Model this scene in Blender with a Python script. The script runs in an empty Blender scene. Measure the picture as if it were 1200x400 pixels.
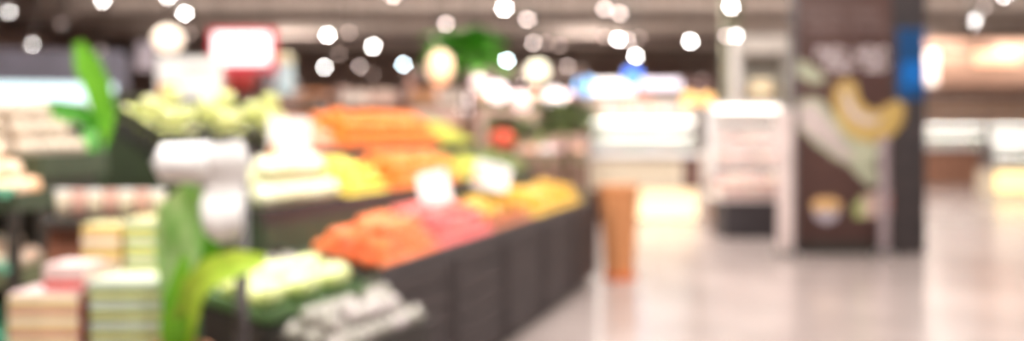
import bpy, bmesh, math, random
from mathutils import Vector, Matrix
random.seed(7)
R = math.radians
sc = bpy.context.scene
col = sc.collection

# ------------------------------------------------------------------ camera, world, lights, exposure
F = 1100.0                                   # focal length in pixels of the 1200 px frame
EYE = 1.5
HZ = 155.0
cam = bpy.data.cameras.new('camera')
cam.sensor_width = 36.0
cam.lens = 36.0 * F / 1200.0
cam.shift_y = (HZ - 200.0) / 1200.0
cam.clip_start = 0.05
cam.dof.use_dof = True                       # the photograph is focused very close: everything is out of focus
cam.dof.focus_distance = 0.60
cam.dof.aperture_fstop = 2.45
cam.dof.aperture_blades = 7
cam.dof.aperture_rotation = R(8)
co = bpy.data.objects.new('camera', cam)
co.location = (0, 0, EYE); co.rotation_euler = (R(90), 0, 0)
col.objects.link(co); sc.camera = co

w = bpy.data.worlds.new('world'); sc.world = w; w.use_nodes = True
w.node_tree.nodes['Background'].inputs[0].default_value = (1.0, 0.93, 0.88, 1)
w.node_tree.nodes['Background'].inputs[1].default_value = 0.35
sc.view_settings.view_transform = 'Standard'
sc.view_settings.look = 'None'
sc.view_settings.exposure = 0.12
sc.view_settings.gamma = 1.0
sc.view_settings.use_curve_mapping = False
sc.cycles.use_denoising = True
sc.cycles.use_adaptive_sampling = False
sc.cycles.sample_clamp_indirect = 4.0
sc.cycles.max_bounces = 6
sc.cycles.caustics_reflective = False
sc.cycles.caustics_refractive = False

CEIL = 5.0
LAMP_SPOTS = []
for ly, lxs, pw in ((1.5, (-3.2, 0.6), 105), (5.0, (-4.5, -0.8, 2.6), 105), (9.0, (-4.2, 0.4, 4.2), 120), (13.5, (-5.5, -1, 3.2, 7.5), 130),
                    (18.0, (-8, -3, 2.5, 8, 12), 150)):
    for lx in lxs:
        LAMP_SPOTS.append((lx, ly, pw))
def linear_light(lx, ly, e):
    ld = bpy.data.lights.new('linear_light', 'AREA')
    ld.shape = 'RECTANGLE'; ld.size = 1.6; ld.size_y = 0.35; ld.energy = e * 1.35
    ld.color = (1.0, 0.95, 0.90)
    lo = bpy.data.objects.new('linear_light', ld); col.objects.link(lo)
    lo.location = (lx, ly, CEIL - 0.47)
for lx, ly, pw in LAMP_SPOTS + [(-6, 24.5, 150), (2, 24.5, 150), (10, 24.5, 150)]:
    linear_light(lx, ly, pw)

# ------------------------------------------------------------------ helpers
def lin(c):
    c = c / 255.0
    return c / 12.92 if c <= 0.04045 else ((c + 0.055) / 1.055) ** 2.4
def rgb(t): return (lin(t[0]), lin(t[1]), lin(t[2]), 1.0)

MATS = {}
def mat(name, c, rough=0.5, metal=0.0, c2=None, scale=6.0, bump=0.0, emit=0.0, trans=0.0, coat=0.0, stretch=None, sss=0.0):
    if name in MATS: return MATS[name]
    m = bpy.data.materials.new(name); m.use_nodes = True
    nt = m.node_tree; b = nt.nodes['Principled BSDF']
    b.inputs['Base Color'].default_value = rgb(c)
    b.inputs['Roughness'].default_value = rough
    b.inputs['Metallic'].default_value = metal
    b.inputs['Transmission Weight'].default_value = trans
    b.inputs['Coat Weight'].default_value = coat
    if c2 is None:
        c2 = tuple(max(0, min(255, v * 0.88)) for v in c)
    tc = nt.nodes.new('ShaderNodeTexCoord')
    mp = nt.nodes.new('ShaderNodeMapping')
    if stretch: mp.inputs['Scale'].default_value = stretch
    nt.links.new(tc.outputs['Object'], mp.inputs['Vector'])
    n = nt.nodes.new('ShaderNodeTexNoise'); n.inputs['Scale'].default_value = scale; n.inputs['Detail'].default_value = 3
    nt.links.new(mp.outputs[0], n.inputs['Vector'])
    rp = nt.nodes.new('ShaderNodeValToRGB')
    rp.color_ramp.elements[0].position = 0.35; rp.color_ramp.elements[0].color = rgb(c2)
    rp.color_ramp.elements[1].position = 0.65; rp.color_ramp.elements[1].color = rgb(c)
    nt.links.new(n.outputs['Fac'], rp.inputs[0])
    nt.links.new(rp.outputs[0], b.inputs['Base Color'])
    if emit:
        b.inputs['Emission Strength'].default_value = emit
        b.inputs['Emission Color'].default_value = rgb(c)
    if bump:
        bp = nt.nodes.new('ShaderNodeBump'); bp.inputs['Strength'].default_value = bump; bp.inputs['Distance'].default_value = 0.02
        nt.links.new(n.outputs['Fac'], bp.inputs['Height']); nt.links.new(bp.outputs[0], b.inputs['Normal'])
    MATS[name] = m
    return m

class MB:
    """collects shapes into one bmesh and links them as ONE mesh object"""
    def __init__(s): s.bm = bmesh.new()
    def _add(s, vs, fs, M=None):
        v = [s.bm.verts.new((M @ Vector(p)) if M else Vector(p)) for p in vs]
        for f in fs:
            try: s.bm.faces.new([v[i] for i in f])
            except ValueError: pass
        return s
    def box(s, c, d, M=None, rz=0, rx=0, ry=0):
        hx, hy, hz = d[0] / 2, d[1] / 2, d[2] / 2
        vs = [(x, y, z) for x in (-hx, hx) for y in (-hy, hy) for z in (-hz, hz)]
        T = Matrix.Translation(c) @ Matrix.Rotation(rz, 4, 'Z') @ Matrix.Rotation(ry, 4, 'Y') @ Matrix.Rotation(rx, 4, 'X')
        if M: T = M @ T
        return s._add(vs, [(0, 1, 3, 2), (4, 6, 7, 5), (0, 4, 5, 1), (2, 3, 7, 6), (0, 2, 6, 4), (1, 5, 7, 3)], T)
    def lathe(s, prof, n=20, M=None, wob=None, cap=True):
        """prof: list of (r, z)"""
        vs, fs = [], []
        for k, (r, z) in enumerate(prof):
            for i in range(n):
                a = 2 * math.pi * i / n
                rr = r * (wob(a, k) if wob else 1)
                vs.append((rr * math.cos(a), rr * math.sin(a), z))
        for k in range(len(prof) - 1):
            for i in range(n):
                j = (i + 1) % n
                fs.append((k * n + i, k * n + j, (k + 1) * n + j, (k + 1) * n + i))
        if cap:
            if prof[0][0] > 1e-5: fs.append(tuple(range(n))[::-1])
            if prof[-1][0] > 1e-5: fs.append(tuple((len(prof) - 1) * n + i for i in range(n)))
        return s._add(vs, fs, M)
    def tube(s, pts, rs, n=8):
        pts = [Vector(p) for p in pts]
        if not isinstance(rs, (list, tuple)): rs = [rs] * len(pts)
        vs, fs = [], []
        for k, p in enumerate(pts):
            d = (pts[min(k + 1, len(pts) - 1)] - pts[max(k - 1, 0)]).normalized()
            a = d.orthogonal().normalized() if k == 0 else (pa - d * pa.dot(d)).normalized()
            pa = a; b = d.cross(a)
            for i in range(n):
                t = 2 * math.pi * i / n
                vs.append(p + (a * math.cos(t) + b * math.sin(t)) * rs[k])
        for k in range(len(pts) - 1):
            for i in range(n):
                j = (i + 1) % n
                fs.append((k * n + i, k * n + j, (k + 1) * n + j, (k + 1) * n + i))
        fs.append(tuple(range(n))[::-1]); fs.append(tuple((len(pts) - 1) * n + i for i in range(n)))
        return s._add(vs, fs)
    def prism(s, poly, y0, y1, M=None):
        """poly in (x, z), extruded along y"""
        n = len(poly)
        vs = [(x, y0, z) for x, z in poly] + [(x, y1, z) for x, z in poly]
        fs = [tuple(range(n)), tuple(range(n, 2 * n))[::-1]] + [(i, n + i, n + (i + 1) % n, (i + 1) % n) for i in range(n)]
        return s._add(vs, fs, M)
    def leaf(s, pts, widths, up=Vector((0, 0, 1)), fold=0.25, th=0.003):
        """a broad blade along pts with half-widths, folded along its midrib, with thickness"""
        pts = [Vector(p) for p in pts]; rows = []
        for k, p in enumerate(pts):
            d = (pts[min(k + 1, len(pts) - 1)] - pts[max(k - 1, 0)]).normalized()
            sd = d.cross(up).normalized() if d.cross(up).length > 1e-3 else Vector((1, 0, 0))
            nn = sd.cross(d).normalized(); wv = widths[k]
            rows.append([p - sd * wv + nn * wv * fold, p - sd * wv * .5 + nn * wv * fold * .35, p, p + sd * wv * .5 + nn * wv * fold * .35, p + sd * wv + nn * wv * fold,
                         p + sd * wv + nn * (wv * fold - th), p - nn * th, p - sd * wv + nn * (wv * fold - th)])
        vs = [v for r in rows for v in r]; fs = []
        for k in range(len(rows) - 1):
            for i in range(8):
                j = (i + 1) % 8
                fs.append((k * 8 + i, k * 8 + j, (k + 1) * 8 + j, (k + 1) * 8 + i))
        return s._add(vs, fs)
    def build(s, name, m, parent=None, smooth=False, bevel=0.0, loc=None):
        bmesh.ops.recalc_face_normals(s.bm, faces=s.bm.faces[:])
        me = bpy.data.meshes.new(name); s.bm.to_mesh(me); s.bm.free()
        if smooth:
            for p in me.polygons: p.use_smooth = True
        me.materials.append(m)
        o = bpy.data.objects.new(name, me); col.objects.link(o)
        if parent: o.parent = parent
        if loc: o.location = loc
        if bevel:
            bv = o.modifiers.new('bevel', 'BEVEL'); bv.width = bevel; bv.segments = 2; bv.limit_method = 'ANGLE'
        return o

def tag(o, label=None, cat=None, group=None, kind=None):
    if label: o['label'] = label
    if cat: o['category'] = cat
    if group: o['group'] = group
    if kind: o['kind'] = kind
    return o
def empty(name, loc, rz=0, label=None, cat=None, group=None):
    o = bpy.data.objects.new(name, None); col.objects.link(o)
    o.location = loc; o.rotation_euler = (0, 0, rz); o.empty_display_size = 0.1
    return tag(o, label, cat, group)
def copy_tree(o, parent=None):
    c = o.copy(); col.objects.link(c)
    if parent: c.parent = parent
    for ch in [x for x in o.children]: copy_tree(ch, c)
    return c
def W(px, py, Y):                             # a point seen at pixel (px, py) at distance Y
    return Vector(((px - 600) / F * Y, Y, EYE - (py - HZ) / F * Y))
ORD = 'first second third fourth fifth sixth seventh eighth ninth tenth eleventh twelfth thirteenth fourteenth fifteenth sixteenth seventeenth eighteenth'.split()
def struct(o): o['kind'] = 'structure'; return o

# ------------------------------------------------------------------ materials
M_floor = mat('polished_concrete', (174, 160, 155), 0.2, c2=(154, 140, 136), scale=0.9)
M_ceil = mat('ceiling_dark', (150, 136, 128), 0.9, c2=(130, 116, 108), scale=0.6)
M_wall = mat('wall_brown', (176, 154, 142), 0.8, c2=(156, 136, 126), scale=0.4)
M_duct = mat('duct_grey', (170, 156, 146), 0.5, metal=0.3)
M_beam = mat('beam_brown', (118, 102, 94), 0.7)
M_black = mat('black_plastic', (58, 54, 50), 0.45)
M_crate = mat('black_crate', (62, 62, 56), 0.5)
M_char = mat('charcoal_wood', (66, 56, 56), 0.6, c2=(50, 42, 43), scale=4, bump=0.4, stretch=(0.6, 4, 9))
M_dark = mat('dark_green_liner', (58, 70, 46), 0.6)
M_white = mat('white_card', (240, 236, 234), 0.5, c2=(232, 228, 228))
M_whitep = mat('white_plastic', (250, 248, 246), 0.35, c2=(242, 240, 240))
M_steel = mat('brushed_steel', (190, 186, 184), 0.3, metal=0.8)
M_orange_ink = mat('orange_ink', (240, 150, 50), 0.5)
M_red_ink = mat('red_ink', (225, 60, 60), 0.5)
M_glass = mat('glass', (235, 240, 240), 0.03, trans=1.0, c2=(235, 240, 240))
M_wood = mat('brown_wood', (134, 86, 66), 0.5, c2=(110, 68, 52), scale=3, stretch=(8, 8, 1), bump=0.2)
M_wicker = mat('wicker', (226, 160, 106), 0.6, c2=(200, 130, 82), scale=40, bump=0.6)

# ------------------------------------------------------------------ the room
nt = M_glass.node_tree; nt.nodes.clear()      # a thin clear pane: see-through with a mirror sheen
go_ = nt.nodes.new('ShaderNodeOutputMaterial'); gm = nt.nodes.new('ShaderNodeMixShader'); gt = nt.nodes.new('ShaderNodeBsdfTransparent'); gg = nt.nodes.new('ShaderNodeBsdfGlossy'); gf = nt.nodes.new('ShaderNodeFresnel')
gt.inputs[0].default_value = (.95, .97, .96, 1); gg.inputs['Roughness'].default_value = .03; gf.inputs['IOR'].default_value = 1.45
nt.links.new(gf.outputs[0], gm.inputs[0]); nt.links.new(gt.outputs[0], gm.inputs[1]); nt.links.new(gg.outputs[0], gm.inputs[2]); nt.links.new(gm.outputs[0], go_.inputs[0])
X0, X1, Y0, Y1 = -15.0, 20.0, -3.0, 36.0
cx, cy = (X0 + X1) / 2, (Y0 + Y1) / 2
struct(MB().box((cx, cy, -0.05), (X1 - X0, Y1 - Y0, 0.1)).build('floor', M_floor))
struct(MB().box((cx, cy, CEIL + 0.05), (X1 - X0, Y1 - Y0, 0.1)).build('ceiling', M_ceil))
struct(MB().box((cx, Y1 + 0.05, CEIL / 2), (X1 - X0, 0.1, CEIL)).build('wall_back', M_wall))
struct(MB().box((cx, Y0 - 0.05, CEIL / 2), (X1 - X0, 0.1, CEIL)).build('wall_front', M_wall))
struct(MB().box((X0 - 0.05, cy, CEIL / 2), (0.1, Y1 - Y0, CEIL)).build('wall_left', M_wall))
struct(MB().box((X1 + 0.05, cy, CEIL / 2), (0.1, Y1 - Y0, CEIL)).build('wall_right', M_wall))
for i, (yy, zz, h) in enumerate(((20.5, 4.75, 0.5), (24.0, 4.7, 0.5), (27.5, 4.65, 0.5), (31.0, 4.7, 0.45), (34.5, 4.6, 0.5))):
    struct(MB().box((cx, yy, zz), (X1 - X0 - .02, 0.3, h)).build('trim_%d' % (i + 1), M_beam, bevel=0.02))
DUCT_LABELS = ['round grey air duct crossing under the dark ceiling, nearest of three', 'grey air duct crossing under the dark ceiling, middle of three',
               'farthest of three grey air ducts under the dark ceiling']
for i, (yy, zz) in enumerate(((22.3, 4.55), (26.0, 4.4), (33.0, 4.35))):
    d = empty('air_duct', (2, yy, zz), 0, DUCT_LABELS[i], 'duct', 'air ducts')
    MB().tube([(-14, 0, 0), (14, 0, 0)], 0.24, 18).build('duct_tube', M_duct, d, smooth=True)
    for k in range(8):
        MB().tube([(-13 + k * 3.6, 0, 0), (-12.9 + k * 3.6, 0, 0)], 0.26, 18).build('duct_collar', M_duct, d, smooth=False)
        MB().box((-12.95 + k * 3.6, 0, (CEIL - zz) / 2 + 0.1), (0.03, 0.03, CEIL - zz - 0.2)).build('hanger', M_beam, d)
# invented troughs with area lights, added to brighten the far ceiling and back wall
UPL = ['nearest of four dark troughs lighting the ceiling from below', 'second of four dark troughs lighting the ceiling from below', 'third of four dark troughs lighting the ceiling from below', 'farthest of four dark troughs, close to the back wall']
for i, yy in enumerate((21.4, 25.0, 29.2, 33.8)):
    d = empty('uplight_trough', (2, yy, 4.05), 0, UPL[i], 'uplight', 'uplight troughs')
    MB().box((0, 0, 0), (26, .3, .03)).build('housing', M_beam, d)
    for q in (-1, 1): MB().box((0, q * .15, .04), (26, .02, .08)).build('side_rail', M_beam, d)
    for q in range(7): MB().box((-12 + q * 4, 0, (CEIL - 4.05) / 2), (.02, .02, CEIL - 4.05)).build('hanger', M_beam, d)
    ld = bpy.data.lights.new('uplight', 'AREA'); ld.shape = 'RECTANGLE'; ld.size = 25; ld.size_y = .24; ld.energy = 430; ld.color = (1, .93, .87)
    lo = bpy.data.objects.new('uplight', ld); col.objects.link(lo); lo.parent = d; lo.location = (0, 0, .03); lo.rotation_euler = (R(180), 0, 0)
LAMP_SPOTS += [(-6, 24.5, 150), (2, 24.5, 150), (10, 24.5, 150)]
# the linear fixtures that carry the area lights
M_tube = mat('lit_tube', (255, 250, 240), 0.4, emit=2.0)
fx = None
for i, (lx, ly, pw) in enumerate(LAMP_SPOTS):
    if fx is None:
        fx = empty('linear_fixture', (0, 0, 0)); tag(fx, 'long white ceiling light hung over the shop floor', 'ceiling light', 'linear ceiling lights')
        MB().box((0, 0, 0.04), (1.66, 0.2, 0.06)).build('housing', M_white, fx, bevel=0.01)
        MB().box((0, 0, 0.005), (1.6, 0.1, 0.01)).build('diffuser', M_tube, fx)
        for sx in (-0.7, 0.7): MB().box((sx, 0, 0.255), (0.02, 0.02, 0.37)).build('hanger', M_beam, fx)
        f = fx
    else: f = copy_tree(fx)
    f.location = (lx, ly, CEIL - 0.44)

# produce spotlights: black heads on rods above the stand (their light falls on the heaps)
pspot = None
M_spotglow = mat('produce_lens', (255, 250, 244), .4, emit=12)
for k, (a, b, c_, tgt, e) in enumerate((((-.6), 1.9, 3.5, (-.95, 2.8, 1.3), 150), (.3, 3.4, 3.6, (-1.0, 4.9, 1.1), 85), (-.9, 3.9, 3.8, (-1.6, 5.5, 1.5), 90), (.9, 5.0, 3.7, (-.5, 6.3, 1.1), 100),
        (.2, 6.0, 3.8, (-.9, 7.3, 1.5), 100), (1.6, 7.0, 3.8, (.1, 8.3, 1.1), 90), (-2.3, 1.6, 3.6, (-2.0, 3.2, 1.2), 70), (-1.6, 2.4, 3.7, (-2.0, 3.6, 1.3), 60))):
    hd = Vector((a, b, c_)); dv = (Vector(tgt) - hd).normalized()
    ps = empty('produce_spotlight', hd, 0, 'black spotlight on a rod above the produce stand', 'spotlight', 'produce spotlights')
    T = dv.to_track_quat('-Z', 'Y').to_matrix().to_4x4()
    MB().lathe([(.05, .16), (.07, .13), (.075, .0), (.068, .0), (.06, .02), (0, .02)], 18, T, cap=False).build('lamp_head', M_black, ps, smooth=True)
    MB().lathe([(0, .012), (.06, .012)], 18, T, cap=False).build('lens', M_spotglow, ps)
    MB().tube([(0, 0, .13), (0, 0, CEIL - c_)], .012, 6).build('drop_rod', M_black, ps)
    ld = bpy.data.lights.new('produce_spot', 'SPOT'); ld.energy = e; ld.spot_size = R(62); ld.spot_blend = .7; ld.shadow_soft_size = .05; ld.color = (1, .96, .9)
    lo = bpy.data.objects.new('produce_spot', ld); col.objects.link(lo); lo.location = hd + dv * .03; lo.rotation_euler = dv.to_track_quat('-Z', 'Y').to_euler()

# ------------------------------------------------------------------ hanging spot lamps (the round highlights of the picture)
def emis(name, c, s):
    m = mat(name, c, 0.4, emit=s, c2=c); return m
E_b = emis('lens_bright', (255, 250, 246), 60)
E_c = emis('lens_cool', (225, 245, 255), 60)
E_m = emis('lens_medium', (255, 232, 222), 14)
E_d = emis('lens_dim', (255, 222, 208), 4.5)
def spot_proto(m):
    r = empty('track_spotlight', (0, 0, -50))
    T = Matrix.Rotation(R(78), 4, 'X')        # head tilted down the aisle
    MB().lathe([(0.045, 0.14), (0.062, 0.12), (0.066, 0.0), (0.07, -0.015), (0.062, -0.015), (0.058, 0.0)], 18, T, cap=False).build('lamp_head', M_black, r, smooth=True)
    MB().lathe([(0.0, 0.0), (0.058, 0.0), (0.058, 0.004), (0.0, 0.006)], 18, T, cap=False).build('lens', m, r)
    MB().tube([(0, 0.03, 0.05), (0, 0.03, 0.2)], 0.012, 6).build('bracket', M_black, r)
    MB().tube([(0, 0.03, 0.2), (0, 0.03, 1.0)], 0.012, 6).build('drop_rod', M_black, r)
    return r
SP = {}
for k, m in (('b', E_b), ('c', E_c), ('m', E_m), ('d', E_d)): SP[k] = spot_proto(m)
spots = [(15,17,'b'),(41,54,'b'),(124,3,'b'),(200,-1,'b'),(219,18,'b'),(385,43,'b'),(381,80,'b'),(438,56,'b'),(473,77,'c'),(591,12,'b'),
 (594,72,'c'),(725,18,'m'),(744,67,'b'),(724,48,'b'),(734,49,'m'),(808,50,'b'),(855,10,'b'),(862,44,'b'),(850,44,'m'),(1136,32,'b'),(1139,26,'b'),(1150,12,'m'),(1172,-1,'b'),
 (120,60,'d'),(224,41,'d'),(410,40,'d'),(398,65,'d'),(422,79,'m'),(437,88,'d'),(510,45,'d'),(523,30,'m'),(618,25,'m'),(625,52,'m'),(655,55,'d'),
 (665,79,'m'),(553,56,'d'),(613,100,'m'),(708,13,'m'),(788,95,'m'),(799,101,'m'),(822,93,'d'),(348,98,'d'),(74,30,'d'),(462,-2,'m'),(478,90,'d'),(640,52,'d'),(748,46,'d'),(708,45,'d')]
rowname = {}
for (px, py, k) in spots:
    hz = 3.25
    Y = (hz - EYE) * F / (HZ - py)
    if Y > 30: Y = 30.0
    for yt in (21.4, 25.0, 29.2, 33.8, 20.5, 24.0, 27.5, 31.0, 22.3, 26.0, 18.0, 13.5, 24.5):
        if abs(Y - yt) < .36: Y = yt + .42
    p = W(px, py, Y)
    o = copy_tree(SP[k]); o.location = p
    drop = [c for c in o.children if c.name.startswith('drop_rod')][0]
    L = CEIL - p.z - 0.2
    drop.location = (0, 0, 0.2 - 0.2 * L / 0.8); drop.scale = (1, 1, L / 0.8)
    lab = {'b': 'bright white spotlight on a rod under the dark ceiling', 'c': 'cool white spotlight on a rod under the dark ceiling',
           'm': 'warm white spotlight on a rod under the dark ceiling', 'd': 'dim warm spotlight on a rod under the dark ceiling'}[k]
    lab = lab.replace(' on a rod under the dark ceiling', ', %s of its kind from the left under the ceiling' % ORD[sorted(q[0] for q in spots if q[2] == k).index(px)])
    tag(o, lab, 'spotlight', {'b': 'bright white ceiling spotlights', 'c': 'cool white ceiling spotlights', 'm': 'warm ceiling spotlights', 'd': 'dim ceiling spotlights'}[k])
for k in SP:
    for c in list(SP[k].children): bpy.data.objects.remove(c)
    bpy.data.objects.remove(SP[k])

# ------------------------------------------------------------------ the big tiered produce stand
O = Vector((-0.67, 4.6, 0.0)); ANG = math.atan2(0.957, 0.29)
U = Vector((math.cos(ANG), math.sin(ANG), 0)); N = Vector((-math.sin(ANG), math.cos(ANG), 0))
def P(s, t, z): return O + U * s + N * t + Vector((0, 0, z))
TIER = {1: ((0.03, 0.76), (0.58, 0.87)), 2: ((0.66, 1.05), (1.17, 1.22)), 3: ((1.255, 1.338), (1.68, 1.56))}
LS = 5.15
st = empty('produce_stand', O, ANG, 'long charcoal tiered produce stand beside the aisle', 'produce stand')
# body in local (s, t, z): profile extruded along s; MB.prism extrudes along y, so rotate
prof = [(0.0, 0.06), (0.0, 0.745), (0.6, 0.855), (0.62, 1.035), (1.19, 1.21), (1.21, 1.315), (1.70, 1.55), (1.74, 1.55), (1.74, 0.06)]
Tm = Matrix(((0, 1, 0, 0), (1, 0, 0, 0), (0, 0, 1, 0), (0, 0, 0, 1)))      # (x->t, y->s)
MB().prism(prof, 0.0, LS, Tm).build('body', M_dark, st)
MB().prism([(0.06, 0), (0.06, 0.06), (1.68, 0.06), (1.68, 0)], 0.05, LS - 0.05, Tm).build('plinth', M_black, st)
np_ = 5
for k in range(np_):
    a = k * LS / np_; b = a + LS / np_ - 0.03
    m = MB()
    for q in range(5):
        m.box(((a + b) / 2, -0.022, 0.14 + q * 0.142), (b - a, 0.036, 0.13))
    m.box((a + 0.04, -0.045, 0.42), (0.07, 0.014, 0.70)); m.box((b - 0.04, -0.045, 0.42), (0.07, 0.014, 0.70))
    m.build('front_panel', M_char, st, bevel=0.006)
for z, t in ((0.78, -0.02), (1.055, 0.63), (1.335, 1.22)):
    MB().box((LS / 2, t, z), (LS, 0.025, 0.11)).build('front_lip', M_char, st, bevel=0.005)
for tr, ss in ((1, (0.01, 1.0, 2.05, 3.1, 4.155, 5.14)), (2, (0.01, 1.01, 1.70, 3.105, 4.155, 5.14)), (3, (1.535, 2.065, 4.155, 5.14))):
    (t0, z0), (t1, z1) = TIER[tr]
    for s in ss:
        MB().prism([(t0, z0 - 0.02), (t0, z0 + .05), (t1, z1 + .05), (t1, z1 - 0.02)], s - 0.007, s + 0.007, Tm).build('divider', M_black, st)
m = MB()
for q in range(9): m.box((-0.012, 0.87, 0.13 + q * 0.075), (0.022, 1.7, 0.065))
m.build('end_panel', M_char, st, bevel=0.004)
m = MB()
for q in range(4): m.box((LS + 0.012, 0.87, 0.15 + q * 0.15), (0.022, 1.7, 0.14))
m.build('end_panel', M_char, st, bevel=0.004)

# ------------------------------------------------------------------ fruit and vegetables
def ball_profile(r, squash=0.9, dimple=0.12, n=9):
    pr = []
    for i in range(n + 1):
        a = -math.pi / 2 + math.pi * i / n
        rr = r * math.cos(a); z = r * squash * math.sin(a)
        if i == n: z -= r * dimple; rr = 0.0
        if i == 0: rr = 0.0; z += r * dimple * .5
        pr.append((rr, z))
    return pr
def proto_ball(name, m, r, squash=0.9, dimple=0.12, stem=None, lobes=0, amp=0.0):
    wob = (lambda a, k: 1 + amp * math.cos(lobes * a)) if lobes else None
    o = MB().lathe(ball_profile(r, squash, dimple), 16, None, wob, cap=False).build(name, m, smooth=True)
    if stem:
        s = MB()
        if stem[0] == 'calyx':
            for k in range(5):
                a = k * 2 * math.pi / 5
                s.leaf([(0, 0, r * squash * .86), (math.cos(a) * r * .25, math.sin(a) * r * .25, r * squash * .97), (math.cos(a) * r * .5, math.sin(a) * r * .5, r * squash * .86)], [.12 * r, .12 * r, .01 * r], th=.001)
            s.build('calyx', stem[1], o)
        else:
            s.tube([(0, 0, r * squash * .75), (0.1 * r, 0, r * squash * 1.2)], 0.05 * r + 0.001, 6).build('stem', stem[1], o)
    return o
M_calyx = mat('calyx_green', (70, 120, 40), 0.6)
M_stem = mat('stem_brown', (96, 70, 44), 0.7)
M_tom = mat('tomato_skin', (252, 112, 54), 0.3, c2=(254, 142, 74), scale=5, coat=0.3)
M_ora = mat('orange_skin', (255, 150, 48), 0.42, c2=(246, 122, 40), scale=8, bump=0.15)
M_app = mat('apple_skin', (240, 88, 98), 0.3, c2=(250, 134, 122), scale=9, coat=0.3)
M_pear = mat('pear_skin', (206, 204, 84), 0.4, c2=(176, 184, 66), scale=7)
M_lem = mat('lemon_skin', (252, 226, 92), 0.4, c2=(244, 214, 84), scale=9, bump=.1)
M_mango = mat('mango_skin', (238, 186, 62), 0.4, c2=(214, 178, 76), scale=8)
M_oni = mat('onion_skin', (200, 116, 72), 0.4, c2=(170, 100, 62), scale=8)
M_cab = mat('cabbage_leaf', (236, 234, 168), 0.3, c2=(204, 214, 112), scale=6, bump=.3, coat=1)
M_cab2 = mat('white_cabbage_leaf', (248, 246, 216), 0.4, c2=(240, 240, 196), scale=6, bump=.3, coat=1)
M_gourd = mat('green_gourd', (104, 132, 62), 0.5, c2=(128, 144, 70), scale=9)
M_avo = mat('dark_avocado', (78, 90, 58), 0.5, c2=(98, 104, 66), scale=12, bump=.2)
M_peach = mat('peach_skin', (246, 190, 160), 0.5, c2=(240, 160, 130), scale=8)
M_gar = mat('garlic_skin', (200, 188, 188), 0.3, c2=(134, 134, 116), scale=8, coat=.6)

def pear_proto(name, m, L, r):
    pr = [(0, -L * .5), (r * .6, -L * .47), (r * .93, -L * .32), (r, -L * .16), (r * .9, 0), (r * .62, L * .2), (r * .42, L * .36), (r * .28, L * .46), (0, L * .48)]
    o = MB().lathe(pr, 14, None, None, cap=False).build(name, m, smooth=True)
    MB().tube([(0, 0, L * .44), (0.006, 0, L * .60)], 0.003, 6).build('stem', M_stem, o)
    return o
def oval_proto(name, m, L, r, tip=0.0):
    pr = []
    for i in range(10):
        a = -math.pi / 2 + math.pi * i / 9
        rr = r * math.cos(a) ** .9 if 0 < i < 9 else 0
        z = L / 2 * math.sin(a) * (1 + (tip if i in (0, 9) else 0))
        pr.append((rr, z))
    o = MB().lathe(pr, 14, None, None, cap=False).build(name, m, smooth=True)
    return o
def cabbage_proto(name, m, r, m2):
    random.seed(3)
    o = MB().lathe(ball_profile(r * .92, .92, .02), 18, None, lambda a, k: 1 + .04 * math.cos(5 * a + k), cap=False).build(name, m, smooth=True)
    for k in range(4):
        a = k * math.pi / 2 + .3
        pts, wd = [], []
        for q in range(6):
            e = -1.2 + q * 0.5
            rr = r * (.94 + .03 * q / 5)
            pts.append((math.cos(a) * rr * math.cos(e), math.sin(a) * rr * math.cos(e), rr * .95 * math.sin(e)))
            wd.append(r * (.25, .5, .62, .6, .5, .2)[q])
        up = Vector((math.cos(a), math.sin(a), 0))
        lf = MB()
        # wrap leaf: side vector follows the ball
        rows = []
        for q, p in enumerate(pts):
            p = Vector(p); row = []
            for j in (-1, -.5, 0, .5, 1):
                v = p + Vector((-math.sin(a), math.cos(a), 0)) * wd[q] * j
                v = v.normalized() * (p.length * (1 + .05 * abs(j)))
                row.append(v)
            rows.append(row)
        vs = [v for r_ in rows for v in r_]; fs = []
        for q in range(5):
            for j in range(4): fs.append((q * 5 + j, q * 5 + j + 1, q * 5 + j + 6, q * 5 + j + 5))
        lf._add(vs, fs)
        ob = lf.build('outer_leaf', m2, o, smooth=True)
        sm = ob.modifiers.new('solid', 'SOLIDIFY'); sm.thickness = r * .03
    return o

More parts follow.
